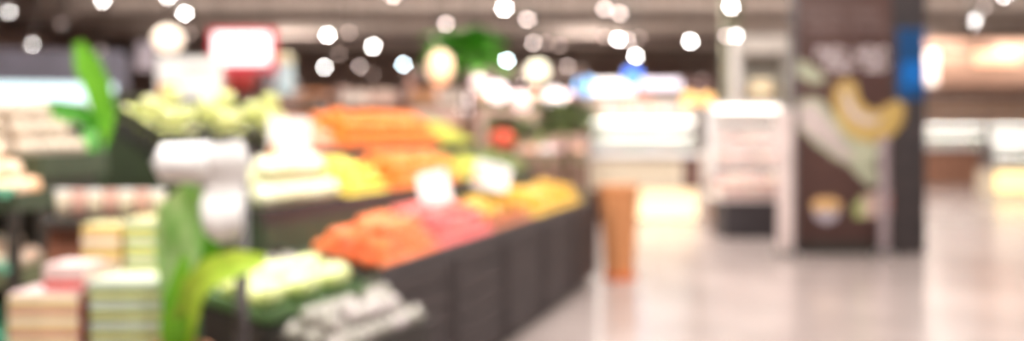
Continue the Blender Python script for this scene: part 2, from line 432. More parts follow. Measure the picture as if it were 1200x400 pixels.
FIRST = set()
def place(proto, loc, rot, label, group, cat, sc_=1.0, bare=False):
    if bare: o = proto.copy(); col.objects.link(o)          # deep in the heap: its stem is hidden
    elif proto.name in FIRST: o = copy_tree(proto)
    else: o = proto; FIRST.add(proto.name)
    o.location = loc; o.rotation_euler = rot; o.scale = (sc_,) * 3
    return tag(o, label, cat, group)
def pile(proto, tier, s0, s1, d, label, group, cat, layers=2, rz=0.6, tt=None, lift=0.0, drop=0.2, dl=None):
    """touching packing on a tier, each next layer nested between four below; d = spacing, dl = spacing along the row for long fruit lying along it"""
    (t0, z0), (t1, z1) = TIER[tier]
    if tt:
        f0, f1 = (tt[0]-t0)/(t1-t0), (tt[1]-t0)/(t1-t0)
        t0, z0, t1, z1 = tt[0], z0 + (z1-z0)*f0, tt[1], z0 + (z1-z0)*f1
    Ls = math.hypot(t1 - t0, z1 - z0); ct, cz = (t1 - t0) / Ls, (z1 - z0) / Ls
    th = math.atan2(cz, ct); ds = dl or d
    ns = int((s1 - s0 - .02) / ds); nt_ = int((Ls - .01) / d)
    offs = ((s1 - s0) - ns * ds) / 2
    for L in range(layers):
        for i in range(ns - L):
            for j in range(nt_ - L):
                if layers == 3 and L == 0 and 1 <= i < ns - 1 and 1 <= j < nt_ - 1: continue
                if L == layers - 1 and layers > 1 and random.random() < drop: continue
                if cat == 'apple' and L and abs(s0 + offs + (i + .5 + L * .5) * ds - 1.62) < .1 and .15 < t0 + (j + .5 + L * .5) * d < .36: continue
                s = s0 + offs + (i + .5 + L * .5) * ds
                q = 0.005 + (j + .5 + L * .5) * d
                wn = d / 2 + L * d * 0.707 + lift
                t = t0 + q * ct - wn * cz; z = z0 + q * cz + wn * ct
                if dl:
                    M3 = Matrix.Rotation(ANG, 3, 'Z') @ Matrix.Rotation(th, 3, 'X') @ Matrix.Rotation(R(90) * random.choice((-1, 1)), 3, 'Y') @ Matrix.Rotation(random.uniform(0, 6.28), 3, 'Z')
                    rot = M3.to_euler()
                else: rot = (random.uniform(-rz, rz), random.uniform(-rz, rz), random.uniform(0, 6.28))
                place(proto, P(s, t, z), rot, label, group, cat, random.uniform(.95, 1.0), bare=(L < layers - 1))

# tier 1 (front row)
tom = proto_ball('tomato', M_tom, 0.0445, .86, .14, ('calyx', M_calyx), 5, .03)
pile(tom, 1, 0.19, .99, .094, 'orange-red tomato heaped in the front row beside the pink-red apples', 'orange-red tomatoes in the front row', 'tomato', 3)
app = proto_ball('apple', M_app, 0.042, .9, .22, ('stem', M_stem), 5, .02)
pile(app, 1, 1.01, 2.04, .089, 'pink-red apple heaped in the front row between tomatoes and onions', 'pink-red apples in the front row', 'apple', 3)
oni = proto_ball('brown_onion', M_oni, 0.042, .9, -.3)
pile(oni, 1, 2.06, 3.09, .09, 'orange-brown onion in the front row past the apples', 'orange-brown onions in the front row', 'onion', 2, tt=(0.03, 0.3))
mg = oval_proto('yellow_mango', M_mango, 0.115, 0.042)
pile(mg, 1, 2.06, 3.09, .088, 'yellow mango heaped at the far end of the front row', 'yellow mangoes in the front row', 'mango', 2, tt=(0.31, 0.58), dl=.118)
pile(mg, 1, 3.11, 4.14, .088, 'yellow mango heaped at the far end of the front row', 'yellow mangoes in the front row', 'mango', 3, dl=.118)
pile(mg, 1, 4.17, 4.85, .088, 'yellow mango heaped at the far end of the front row', 'yellow mangoes in the front row', 'mango', 3, dl=.118)
avo = oval_proto('avocado', M_avo, 0.11, 0.04)
pile(avo, 1, 4.87, 5.13, .085, 'dark green avocado at the far corner of the front row', 'dark green avocados', 'avocado', 2, dl=.112)
# tier 2
wc = cabbage_proto('white_cabbage', M_cab2, 0.082, M_cab2)
pile(wc, 2, 0.02, 0.99, .17, 'pale white-green cabbage on the middle tier at the near end of the stand', 'pale cabbages on the middle tier', 'cabbage', 2, rz=.4)
lem = oval_proto('lemon', M_lem, 0.10, 0.036, .12)
pile(lem, 2, 1.03, 1.68, .078, 'yellow lemon on the middle tier between white cabbages and oranges', 'yellow lemons on the middle tier', 'lemon', 3, dl=.116)
ora = proto_ball('orange', M_ora, 0.0445, .95, .05)
pile(ora, 2, 1.72, 3.08, .091, 'orange heaped on the middle tier above the red apples', 'oranges on the middle tier', 'orange', 3)
pr_ = pear_proto('green_pear', M_pear, 0.115, 0.042)
pile(pr_, 2, 3.13, 4.13, .092, 'yellow-green pear on the middle tier past the oranges', 'yellow-green pears on the middle tier', 'pear', 2, dl=.141)
gd = oval_proto('green_gourd', M_gourd, 0.16, 0.042)
pile(gd, 2, 4.18, 5.12, .10, 'dark green gourd at the far end of the middle tier', 'dark green gourds on the middle tier', 'gourd', 2, dl=.165)
# tier 3
cb = cabbage_proto('green_cabbage', M_cab, 0.060, M_cab)
pile(pr_, 3, 4.18, 5.12, .092, 'yellow-green pear at the far end of the top tier', 'yellow-green pears on the top tier', 'pear', 1, dl=.141)
pile(ora, 3, 2.10, 4.13, .091, 'orange heaped on the top tier of the stand', 'oranges on the top tier', 'orange', 3)
pch = proto_ball('peach', M_peach, 0.04, .93, .12)
pile(pch, 3, 1.55, 2.03, .082, 'pale pink peach on the top tier left of the oranges', 'pale peaches on the top tier', 'peach', 2)

# black slotted crates on the near end of the top tier, tilted with it
def crate(name, s, w_, label, group=None):
    (t0, z0), (t1, z1) = TIER[3]
    th = math.atan2(z1 - z0, t1 - t0)
    r = empty(name, P(s + w_ / 2, t0 + .055, z0 + .036), ANG, label, 'crate', group)
    D = math.hypot(t1 - t0, z1 - z0) - .04; H = 0.15
    RT = Matrix.Rotation(th, 4, 'X')
    hw = w_ / 2 - .006
    MB().box((0, D / 2, .008), (2 * hw, D, .012), RT).build('base', M_crate, r)
    for sx in (-1, 1):
        m = MB(); m.box((sx * hw, D / 2, .02), (.012, D, .03), RT); m.box((sx * hw, D / 2, H - .015), (.018, D, .03), RT); m.box((sx * hw, D / 2, H / 2), (.011, D, .012), RT)
        n = 9
        for q in range(n): m.box((sx * hw, (q + .5) * D / n, H / 2), (.012, .018, H - .04), RT)
        m.build('side_wall', M_crate, r)
    for y in (0, D):
        m = MB(); m.box((0, y, .02), (2 * hw, .012, .03), RT); m.box((0, y, H - .015), (2 * hw, .018, .03), RT)
        for q in range(8): m.box((-hw + (q + .5) * 2 * hw / 8, y, H / 2), (.02, .012, H - .04), RT)
        m.build('end_wall', M_crate, r)
    return r
crate('plastic_crate', 0.0, 0.5, 'black slotted crate of pale cabbages at the near end of the top tier')
crate('plastic_crate', 0.51, 0.5, 'black slotted crate of pale cabbages, middle of the three on the top tier')
crate('plastic_crate', 1.02, 0.5, 'black slotted crate of pale cabbages beside the pale peaches')
for i, s in enumerate((0.01, 0.52, 1.03)):
    pile(cb, 3, s + .005, s + .475, .128, 'yellow-green cabbage heaped in a black crate on the top tier', 'yellow-green cabbages in the crates', 'cabbage', 3, rz=.4, drop=0, lift=.032, tt=(1.31, 1.68))

# ------------------------------------------------------------------ price cards
def card(loc, w_, h_, rz, rx, label, ink=None, holder=True, stick=0.1, ry=0):
    r = empty('price_card', loc, 0, label, 'price card'); r.rotation_euler = (rx, ry, rz)
    MB().box((0, 0, stick + h_ / 2), (w_, .004, h_)).build('sheet', M_white, r)
    if ink:
        for (a, b, c, d, mm) in ink: MB().box((a * w_, -.0035, stick + b * h_), (c * w_, .002, d * h_)).build('printed_patch', mm, r)
    MB().tube([(0, .004, 0), (0, .004, stick + .03)], .004, 6).build('stake', M_steel, r)
    return r
M_lilac = mat('grey_ink', (180, 176, 188), .5)
lines = [(0, .78, .7, .10, M_lilac), (0, .2, .6, .06, M_lilac)]
card(P(1.62, .30, .985), .20, .23, 0, R(-22), 'tilted white price card standing among the pink-red apples', lines, stick=.04, ry=R(-14))
card(P(2.95, .40, 1.0), .29, .22, 0, R(-20), 'wide tilted white price card above the brown onions, orange patch on its left', [(-.33, .35, .26, .3, M_orange_ink)] + lines[:1], stick=.05, ry=R(14))
card(P(.995, 1.06, 1.24), .26, .30, 0, R(-6), 'square white price card with an orange-red patch above the pale cabbages', [(-.3, .3, .3, .28, M_orange_ink), (-.42, .2, .14, .2, M_red_ink), (.1, .75, .6, .08, M_lilac)], stick=.05)
card(P(.92, 1.725, 1.56), .42, .36, 0, R(0), 'large white sign with an orange square behind the crates of cabbages', [(-.32, .36, .28, .34, M_orange_ink), (.15, .8, .5, .08, M_lilac)], stick=.06)

# ------------------------------------------------------------------ near low shelf unit with trays (greens and white bulbs)
lowO = Vector((-.945, 3.62, 0)); lang = R(68)
low = empty('tray_stand', lowO, lang, 'low stepped stand with green-lined trays at the near end of the produce stand', 'tray stand')
def Q(s, t, z): return lowO + Vector((math.cos(lang) * s - math.sin(lang) * t, math.sin(lang) * s + math.cos(lang) * t, z))
TM2 = Tm
MB().prism([(-.30, .03), (-.30, .60), (.02, .66), (.02, .74), (.42, .82), (.42, .03)], 0, .78, TM2).build('body', M_black, low)
def tray(t0, z0, t1, z1, m, name):
    mm = MB(); th = .012
    mm.prism([(t0, z0), (t0, z0 + th), (t1, z1 + th), (t1, z1)], .01, .77, TM2)
    mm.prism([(t0, z0), (t0, z0 + .05), (t0 + .012, z0 + .05), (t0 + .012, z0)], .01, .77, TM2)
    mm.prism([(t1 - .012, z1), (t1 - .012, z1 + .05), (t1, z1 + .05), (t1, z1)], .01, .77, TM2)
    for s in (.01, .755): mm.prism([(t0, z0), (t0, z0 + .05), (t1, z1 + .05), (t1, z1)], s, s + .012, TM2)
    mm.build(name, m, low)
M_tray = mat('green_tray', (86, 116, 70), .5)
tray(.0, .752, .43, .838, M_tray, 'tray')
tray(-.32, .613, .0, .673, M_black, 'tray')
M_lett = mat('pale_squash_skin', (232, 238, 170), .35, c2=(206, 220, 120), scale=6, coat=.6)
sq = oval_proto('pale_squash', M_lett, .24, .062)
for k, (s, t, lab) in enumerate(((.14, .11, 'pale green squash at the near end of the green tray'), (.385, .11, 'pale green squash in the middle of the front line of the green tray'),
        (.63, .11, 'pale green squash at the far end of the green tray'),
        (.15, .25, 'pale green squash in the back line of the green tray, near end'), (.395, .25, 'pale green squash in the middle of the back line of the green tray'), (.635, .25, 'pale green squash in the back line of the green tray, far end'))):
    z = .764 + t * .2 + .066
    M3 = Matrix.Rotation(lang, 3, 'Z') @ Matrix.Rotation(R(90), 3, 'Y')
    place(sq, Q(s, t, z), M3.to_euler(), lab, 'pale green squashes in the green tray', 'squash', random.uniform(.95, 1))
gar = proto_ball('white_onion', M_gar, .043, .9, -.35)
def bulb(s, t, z, lab, grp, k): place(gar, Q(s, t, z), (random.uniform(-.3, .3), random.uniform(-.3, .3), random.uniform(0, 6)), lab, grp, 'onion', k)
GL = 'glossy white onion in the lowest black tray at the near end'
for i in range(8):
    for j in range(3): bulb(.065 + i * .092, -.265 + j * .092, .684 + j * .0175, GL, 'white onions in the low tray', 1)
for i in range(7):
    for j in range(2):
        if (i * 3 + j) % 5 != 3: bulb(.111 + i * .092, -.219 + j * .092, .759 + j * .0175, GL, 'white onions in the low tray', 1)
for k, s in enumerate((.38, .52, .64)):
    bulb(s, .358, .894, 'white onion at the back of the green tray', 'white onions behind the pale squashes', 1.1)

# ------------------------------------------------------------------ bag dispenser, plant and cartons on the near table
tb = empty('display_table', (-1.225, 3.0, 0), 0, 'low brown wooden table carrying the cartons and the potted plant', 'table')
MB().box((0, 0, .70), (.69, .68, .04)).build('tabletop', M_wood, tb, bevel=.006)
for sx in (-.30, .30):
    for sy in (-.29, .29): MB().box((sx, sy, .34), (.06, .06, .68)).build('leg', M_wood, tb, bevel=.004)
MB().box((0, -.29, .62), (.54, .02, .1)).build('apron', M_wood, tb); MB().box((0, .29, .62), (.54, .02, .1)).build('apron', M_wood, tb)

M_cg = mat('carton_pale', (226, 232, 206), .5); M_cgb = mat('carton_lime', (186, 196, 74), .5); M_cgt = mat('carton_teal', (178, 202, 192), .5)
M_cp = mat('carton_pink', (232, 204, 200), .5); M_cpb = mat('carton_maroon', (150, 50, 60), .5); M_cpo = mat('carton_tan', (216, 170, 98), .5); M_dk = mat('carton_dark_green', (52, 74, 50), .5)
M_cy = mat('carton_cream', (232, 222, 160), .5)
def carton(loc, w_, d_, h_, rz, ms, label, group, side=None):
    r = empty('carton', loc, rz, label, 'carton', group)
    MB().box((0, 0, h_ / 2), (w_, d_, h_ - .002)).build('box', ms[0], r, bevel=.003)
    MB().box((0, -d_ / 2 - .001, h_ * .72), (w_ * .98, .002, h_ * .26)).build('label_band', ms[1], r)
    MB().box((0, -d_ / 2 - .001, h_ * .26), (w_ * .98, .002, h_ * .24)).build('label_band', ms[2], r)
    if side: MB().box((w_ / 2 + .001, 0, h_ / 2), (.002, d_ * .98, h_ * .96)).build('side_print', side, r)
    return r
def stack(x, y, z, n, w_, d_, h_, ms, lab, group, side=None, rz=0.0):
    for k in range(n):
        pos = 'topmost' if k == n - 1 else ('lowest' if k == 0 else ORD[n - 1 - k] + ' from the top')
        carton((x + random.uniform(-.004, .004), y, z + k * h_), w_, d_, h_, rz + random.uniform(-.03, .03), ms, lab % pos, group, side)
tz = .7205
stack(-1.205, 3.02, tz, 5, .225, .2, .064, (M_cg, M_cgt, M_cgb), 'pale carton with lime and teal bands, %s in front green stack', 'green banded cartons, front stack', M_dk)
stack(-1.20, 3.235, tz, 8, .20, .17, .061, (M_cy, M_cgt, M_cgb), 'cream carton with lime bands, %s of the tall green stack', 'green banded cartons, tall stack', M_dk)
stack(-1.45, 3.0, tz, 4, .22, .2, .07, (M_cp, M_cy, M_cpo), 'pink carton with tan bands, %s in the pink stack', 'pink banded cartons', M_cpb)
stack(-1.395, 3.0, tz + .2805, 1, .13, .15, .085, (M_cp, M_cp, M_red_ink), 'small pink carton with a red band, %s on the pink stack', 'small pink carton')
stack(-1.385, 3.235, tz, 6, .13, .13, .078, (M_cy, M_cpo, M_cp), 'narrow cream and tan carton, %s under the shelf', 'narrow cream cartons', M_cpo)

# shelf with packs on slanted wooden legs behind the table
sh = empty('pack_shelf', (-1.475, 3.44, 0), 0, 'dark narrow shelf on brown slanted legs holding small pale packs', 'shelf')
MB().box((0.0, 0, 1.17), (.43, .14, .03)).build('shelf_board', M_black, sh, bevel=.004)
for sx, dx in ((-.15, -.03), (.15, .0)):
    m = MB(); m.prism([(sx + dx - .06, 0), (sx + dx + .06, 0), (sx + .06, 1.154), (sx - .06, 1.154)], -.03, .03); m.build('leg', M_wood, sh)
M_pk = mat('pack_cream', (244, 232, 208), .4); M_pk2 = mat('pack_pink', (232, 186, 172), .4)
PK = ['cream', 'pale pink']
for k in range(7):
    r = empty('food_pack', (-1.635 + k * .0575, 3.42, 1.1855), 0, '%s pot with a lid, %s on the dark shelf' % (PK[k % 2], ['leftmost', 'second', 'third', 'fourth', 'fifth', 'sixth', 'last on the right'][k]), 'food pot', 'pots on the dark shelf')
    MB().lathe([(.021, 0), (.026, .09), (.024, .092), (.0, .092)], 16, None).build('pot', (M_pk, M_pk2)[k % 2], r, smooth=True)
    MB().lathe([(.0275, .0925), (.0275, .103), (.0, .106)], 16, None).build('lid', (M_whitep, M_pk2)[k % 2], r)

# plant in a terracotta pot
M_leaf = mat('leaf_bright', (128, 190, 48), .45, c2=(96, 164, 36), scale=5)
M_leafb = mat('leaf_fresh', (150, 212, 60), .45, c2=(122, 192, 46), scale=5)
M_leafy = mat('leaf_lime', (224, 240, 104), .45, c2=(190, 224, 76), scale=5)
M_leafp = mat('leaf_pale', (216, 236, 182), .45, c2=(158, 214, 116), scale=6, stretch=(3, 3, 1))
M_terra = mat('terracotta', (196, 128, 84), .7)
M_soil = mat('soil', (70, 50, 38), .9, bump=.5, scale=40)
def thin_leaf(m, k=.4):                       # leaves let part of the light through
    nt = m.node_tree; b = nt.nodes['Principled BSDF']; o = nt.nodes['Material Output']
    t = nt.nodes.new('ShaderNodeBsdfTranslucent'); x = nt.nodes.new('ShaderNodeMixShader'); x.inputs[0].default_value = k
    nt.links.new(b.inputs['Base Color'].links[0].from_socket, t.inputs[0])
    nt.links.new(b.outputs[0], x.inputs[1]); nt.links.new(t.outputs[0], x.inputs[2]); nt.links.new(x.outputs[0], o.inputs[0])
for m_ in (M_leaf, M_leafy, M_leafp, M_leafb): thin_leaf(m_)
pl = empty('potted_plant', (-.995, 2.80, tz), 0, 'potted plant with broad lime green leaves beside the green cartons', 'potted plant')
MB().lathe([(.06, 0), (.088, .11), (.098, .11), (.098, .135), (.085, .135), (.08, .11), (0, .11)], 20).build('pot', M_terra, pl, smooth=False)
MB().lathe([(0, .112), (.08, .112), (.078, .122), (0, .126)], 16, cap=False).build('soil', M_soil, pl)
def leafc(pts, wd, m, up=(0, -1, .3), nm='leaf'):
    MB().leaf(pts, wd, Vector(up), .2, .003).build(nm, m, pl, smooth=False)
leafc([(0, 0, .12), (-.01, 0, .25), (0, -.01, .34), (.015, -.02, .44), (.025, -.02, .54), (.05, -.01, .62)], [.014, .018, .035, .07, .08, .03], M_leafp)
leafc([(.01, 0, .12), (.03, -.03, .22), (.07, -.07, .32), (.13, -.10, .375), (.21, -.12, .405), (.29, -.12, .415)], [.03, .036, .042, .044, .04, .016], M_leafy)
leafc([(0.0, -.02, .12), (.0, -.03, .2), (.005, -.035, .28), (.02, -.03, .36), (.03, -.02, .42)], [.034, .04, .036, .024, .01], M_leafb)
leafc([(-.02, .02, .12), (-.03, .02, .25), (-.03, .03, .38), (-.035, .03, .48), (-.04, .02, .56)], [.015, .02, .045, .045, .01], M_leafp)
leafc([(0.02, .02, .12), (.04, .03, .25), (.06, .04, .38), (.09, .05, .5), (.10, .05, .56)], [.015, .02, .04, .045, .01], M_leaf)

# roll of produce bags on a pole
bp = empty('bag_dispenser', (-.798, 2.74, 0), 0, 'white plastic produce bag roll on a dark pole with a bag hanging down', 'bag dispenser')
MB().lathe([(.075, 0), (.075, .02), (.03, .03), (0, .03)], 20).build('base', M_black, bp)
MB().tube([(0, .03, .02), (0, .03, 1.46)], .02, 10).build('pole', mat('pole_grey', (92, 86, 88), .4), bp, smooth=True)
MB().tube([(-.25, .0, 1.41), (.04, .0, 1.41)], .012, 8).build('roll_axle', M_steel, bp)
MB().tube([(-.235, -.0, 1.41), (-.22, 0, 1.41), (-.085, 0, 1.41), (-.075, 0, 1.41)], [.03, .056, .062, .04], 20).build('bag_roll', M_whitep, bp, smooth=True)
m = MB()
pts = []
for k in range(9):
    z = 1.47 - k * .036
    pts.append((-.03 + math.sin(k * .9) * .006, -.03 - .012 * math.sin(k * 1.3), z))
m.leaf(pts, [.05, .062, .062, .060, .062, .062, .060, .055, .03], Vector((0, -1, 0)), .12, .004)
m.build('hanging_bag', M_whitep, bp, smooth=True)

# ------------------------------------------------------------------ left rack with lined trays of produce
rk = empty('produce_rack', (-2.20, 3.525, 0), 0, 'dark three-tier rack of green-lined trays at the left edge', 'rack')
M_teal = mat('teal_liner', (60, 150, 112), .45); M_olive = mat('olive_tray', (122, 126, 92), .5)
RT_ = {0: 1.27, 1: 1.0, 2: .74}
for sx in (-.42, .42):
    for sy in (-.17, .15): MB().box((sx, sy, .61), (.035, .035, 1.22)).build('post', M_black, rk)
for k in RT_:
    z = RT_[k] - .05
    m = MB(); m.box((0, 0, z), (.86, .35, .02)); m.box((0, -.17, z + .03), (.86, .015, .06)); m.box((0, .17, z + .03), (.86, .015, .06)); m.box((-.42, 0, z + .03), (.015, .35, .06)); m.box((.42, 0, z + .03), (.015, .35, .06))
    m.build('tray', (M_dark, M_olive, M_dark)[k], rk, bevel=.003)
    m = MB()
    for q in range(14): m.leaf([(-.39 + q * .06, -.158, z + .04), (-.38 + q * .06, -.18, z + .085), (-.375 + q * .06, -.20, z + .05)], [.03, .03, .008], th=.002)
    m.build('liner', M_teal, rk)
M_bun = mat('pale_root_skin', (248, 190, 140), .4, c2=(250, 218, 190), scale=7, coat=.2)
M_cream = mat('cream_onion_skin', (206, 190, 170), .5, c2=(184, 166, 146), scale=7)
M_pko = mat('pink_potato_skin', (238, 200, 176), .35, c2=(226, 224, 200), scale=9, coat=.5)
pts_ = {0: ('peach_root', M_bun, 'peach coloured round root in the top tray of the left rack', 'peach roots in the top tray of the left rack', 'root vegetable'),
        1: ('pink_potato', M_pko, 'pale pink potato in the middle tray of the left rack', 'pale pink potatoes in the middle tray of the left rack', 'potato'),
        2: ('teal_pack', M_teal, 'teal green wrapped bundle in the lowest tray of the left rack', 'teal bundles in the lowest tray of the left rack', 'wrapped bundle')}
for k in RT_:
    nm, mm, lab, grp, ct = pts_[k]
    pb = proto_ball(nm, mm, .048, .88, .1 if k else -.2) if k < 2 else oval_proto(nm, mm, .092, .044)
    d = .098
    for L in range(3 if k == 0 else 2):
        for i in range(8 - L):
            for j in range(3 - L):
                if L == 1 and random.random() < .1: continue
                place(pb, Vector((-2.20 - .35 + (i + .5 * L) * d, 3.525 - .098 + (j + .5 * L) * d, RT_[k] - .036 + .052 + L * d * .69)),
                      (random.uniform(-.5, .5), random.uniform(-.5, .5), random.uniform(0, 6)), lab, grp, ct, random.uniform(.94, 1))

# a second island behind the rack with a heap of cream onions and the green canopy leaves
isl = empty('onion_bin', (-2.56, 4.03, 0), 0, 'dark bin with a heap of cream onions behind the left rack', 'bin')
MB().box((0, 0, .69), (1.32, .56, 1.36)).build('body', M_black, isl, bevel=.01)
for q in (-1, 1):
    MB().box((0, q * .295, 1.36), (1.38, .03, .1)).build('rim', M_dark, isl); MB().box((q * .675, 0, 1.36), (.03, .56, .1)).build('rim', M_dark, isl)
co_ = proto_ball('cream_onion', M_cream, .052, .88, -.3)
for L in range(3):
    for i in range(12 - L):
        for j in range(5 - L):
            if L == 0 and 1 <= i < 11 and 1 <= j < 4: continue
            place(co_, Vector((-2.56 - .583 + (i + .5 * L) * .106, 4.03 - .212 + (j + .5 * L) * .106, 1.37 + .058 + L * .076)), (random.uniform(-.4, .4), random.uniform(-.4, .4), 0),
                  'cream onion in the heap on the dark bin behind the left rack', 'cream onions on the bin', 'onion', 1.0)

# tall leafy plant beside the crates
M_lg = mat('leaf_vivid', (122, 196, 44), .5, c2=(104, 178, 36), scale=4)
M_lg2 = mat('leaf_deep', (74, 158, 34), .5, c2=(62, 140, 30), scale=4)
bpn = empty('banana_plant', (-1.99, 4.53, 0), 0, 'tall plant with large vivid green leaves beside the near crate', 'plant')
MB().lathe([(.11, 0), (.14, .26), (.15, .26), (.15, .28), (.13, .28), (.12, .24), (0, .24)], 18).build('pot', M_black, bpn)
MB().tube([(0, 0, .24), (.01, .01, .8), (-.01, 0, 1.3), (0, 0, 1.5)], [.03, .025, .02, .012], 8).build('stem', M_dark, bpn)
MB().leaf([(.02, 0, 1.45), (.03, 0, 1.58), (0, -.02, 1.72), (-.05, -.03, 1.84), (-.09, -.03, 1.93)], [.025, .052, .066, .06, .02], Vector((0, -1, 0)), .15, .004).build('leaf', M_lg, bpn)
MB().leaf([(0, 0, 1.52), (-.06, -.05, 1.585), (-.16, -.08, 1.60), (-.28, -.08, 1.61), (-.38, -.08, 1.625)], [.03, .045, .05, .04, .01], Vector((0, -1, .2)), .15, .004).build('leaf', M_lg2, bpn)
MB().leaf([(0, 0, 1.35), (-.05, .08, 1.45), (-.12, .16, 1.5), (-.2, .2, 1.47)], [.02, .05, .05, .01], Vector((0, -1, 1)), .15, .004).build('leaf', M_lg2, bpn)

# ------------------------------------------------------------------ left background: chilled wall case
cs = empty('chilled_wall_case', (-7.55, 12.2, 0), R(18), 'chilled wall case with a cool white lit canopy at the far left', 'fridge case')
MB().box((0, .4, 1.05), (4.6, .1, 2.1)).build('back_panel', M_whitep, cs)
MB().box((0, 0, .22), (4.6, .8, .44)).build('base', M_black, cs, bevel=.02)
MB().box((0, -.02, 2.32), (4.7, .84, .5)).build('canopy', mat('canopy_grey', (120, 116, 130), .5), cs, bevel=.02)
MB().box((0, -.45, 2.02), (4.5, .03, .24)).build('light_strip', emis('strip_cool', (214, 240, 246), 1.25), cs)
for k in range(3):
    MB().box((0, .05, .75 + .42 * k), (4.5, .6, .03)).build('shelf', M_steel, cs)
for sx in (-2.3, 2.3): MB().box((sx, 0, 1.05), (.05, .8, 2.1)).build('side_panel', M_black, cs)
ld = bpy.data.lights.new('case_light', 'AREA'); ld.shape = 'RECTANGLE'; ld.size = 4.2; ld.size_y = .1; ld.energy = 40
lo = bpy.data.objects.new('case_light', ld); col.objects.link(lo); lo.parent = cs; lo.location = (0, -.2, 2.03)
CC = [mat('pack_green', (120, 170, 90), .5), mat('pack_white', (236, 232, 226), .5), mat('pack_yellow', (226, 206, 92), .5), mat('pack_peach', (236, 178, 140), .5)]
def pkg(name, mm, w_, d_, h_):
    r = MB().box((0, 0, h_ / 2), (w_, d_, h_)).build(name, mm, bevel=.01)
    MB().box((0, -d_ / 2 - .001, h_ * .5), (w_ * .7, .002, h_ * .4)).build('front_label', M_white, r)
    return r
CR = Matrix.Rotation(R(18), 4, 'Z')
def fill_shelf(origin, rot, xs, y, z, protos, lab, grp, ct='package'):
    for i, x in enumerate(xs):
        p = Vector(origin) + rot @ Vector((x, y, z))
        o = copy_tree(protos[(i * 7 + int(z * 10)) % len(protos)]); o.location = p; o.rotation_euler = rot.to_euler()
        tag(o, ('%s from the left, ' % ORD[i] if len(xs) <= 18 and len(lab.split()) <= 12 else '') + lab, ct, grp)
prs = [pkg('milk_carton', CC[i], .12, .12, .26) for i in range(4)]
for k in range(3):
    fill_shelf((-7.55, 12.2, 0), CR, [-2.1 + q * .17 for q in range(25)], -.12, .766 + .42 * k, prs,
               'coloured carton on the %s shelf of the far left chilled case' % ('lowest', 'middle', 'top')[k], 'cartons in the far left case, %s shelf' % ('lowest', 'middle', 'top')[k], 'carton')

# ------------------------------------------------------------------ hanging signs and lamps over the left half
sg = empty('hanging_sign', W(283, 57, 8.2), 0, 'white backlit sign with a pink red frame hanging above the produce', 'sign')
MB().box((0, 0, 0), (.50, .05, .28)).build('sign_face', emis('sign_white', (255, 240, 240), 1.5), sg, bevel=.04)
MB().box((0, .03, -.015), (.60, .04, .39)).build('frame', mat('frame_red', (232, 60, 84), .5), sg, bevel=.02)
for sx in (-.2, .2): MB().tube([(sx, .03, .15), (sx, .03, CEIL - sg.location.z)], .006, 6).build('hanger', M_black, sg)
wl = empty('pendant_lamp', W(197, 46, 9.0), 0, 'round warm glowing pendant lamp hanging above the cabbages', 'pendant lamp')
MB().lathe([(0.0, -.13), (.09, -.11), (.14, -.03), (.13, .05), (.08, .10), (.03, .12)], 20, cap=False).build('lamp_shade', emis('shade_warm', (255, 236, 214), 1.25), wl, smooth=True)
MB().tube([(0, 0, .1), (0, 0, CEIL - wl.location.z)], .008, 6).build('cord', M_black, wl)
lp = empty('lavender_banner', W(171, 66, 8.8), 0, 'small pale lavender banner hanging below the round warm lamp', 'banner')
MB().box((0, 0, 0), (.17, .01, .26)).build('sheet', mat('lavender', (206, 196, 206), .6), lp)
MB().tube([(0, .01, .12), (0, .01, CEIL - lp.location.z)], .005, 6).build('cord', M_black, lp)
# a dark shelf unit behind the stand carrying the red ball and the pale blue jug
du = empty('shelf_unit', (-2.6, 8.6, 0), R(-8), 'tall dark shelf unit behind the stand, red ball and pale blue canister on top', 'shelf unit')
for sx in (-.9, 0, .9): MB().box((sx, 0, .9), (.04, .4, 1.8)).build('upright', M_beam, du)
for z in (.1, .6, 1.1, 1.6, 1.82): MB().box((0, 0, z), (1.9, .42, .03)).build('shelf', M_beam, du)
rbp = W(282, 96, 8.55); rbp.z = 1.84
rb = empty('red_melon', rbp, 0, 'round red ball shaped fruit on top of the dark shelf unit', 'fruit')
MB().lathe([(0, 0), (.10, .02), (.15, .09), (.155, .15), (.13, .23), (.07, .27), (0, .26)], 20, cap=False).build('body', mat('red_skin', (230, 84, 80), .4, c2=(240, 150, 140)), rb, smooth=True)
MB().tube([(0, 0, .25), (.02, 0, .31)], .012, 6).build('stem', M_stem, rb)
bjp = W(327, 115, 8.6); bjp.z = 1.84
bj = empty('canister', bjp, 0, 'pale blue canister with a cream lid on top of the dark shelf unit', 'canister')
MB().lathe([(0.0, 0), (.125, 0), (.13, .03), (.13, .27), (.11, .31)], 20).build('body', mat('pale_blue', (200, 226, 232), .4), bj, smooth=True)
MB().lathe([(.135, .28), (.135, .33), (.09, .38), (0, .39)], 20).build('lid', mat('cream_lid', (240, 232, 190), .4), bj, smooth=True)
SB = [pkg('storage_box', mm, .2, .2, .2) for mm in (mat('box_pink', (232, 196, 190), .5), mat('box_cream', (240, 232, 214), .5), mat('box_brown', (150, 112, 86), .6))]
RR = Matrix.Rotation(R(-8), 4, 'Z')
for z in (.616, 1.116):
    fill_shelf((-2.6, 8.6, 0), RR, [-.78 + .24 * q for q in range(3)] + [.14 + .24 * q for q in range(3)], -.08, z, SB, 'plain box on a shelf of the dark unit behind the stand', 'boxes on the dark shelf unit', 'box')

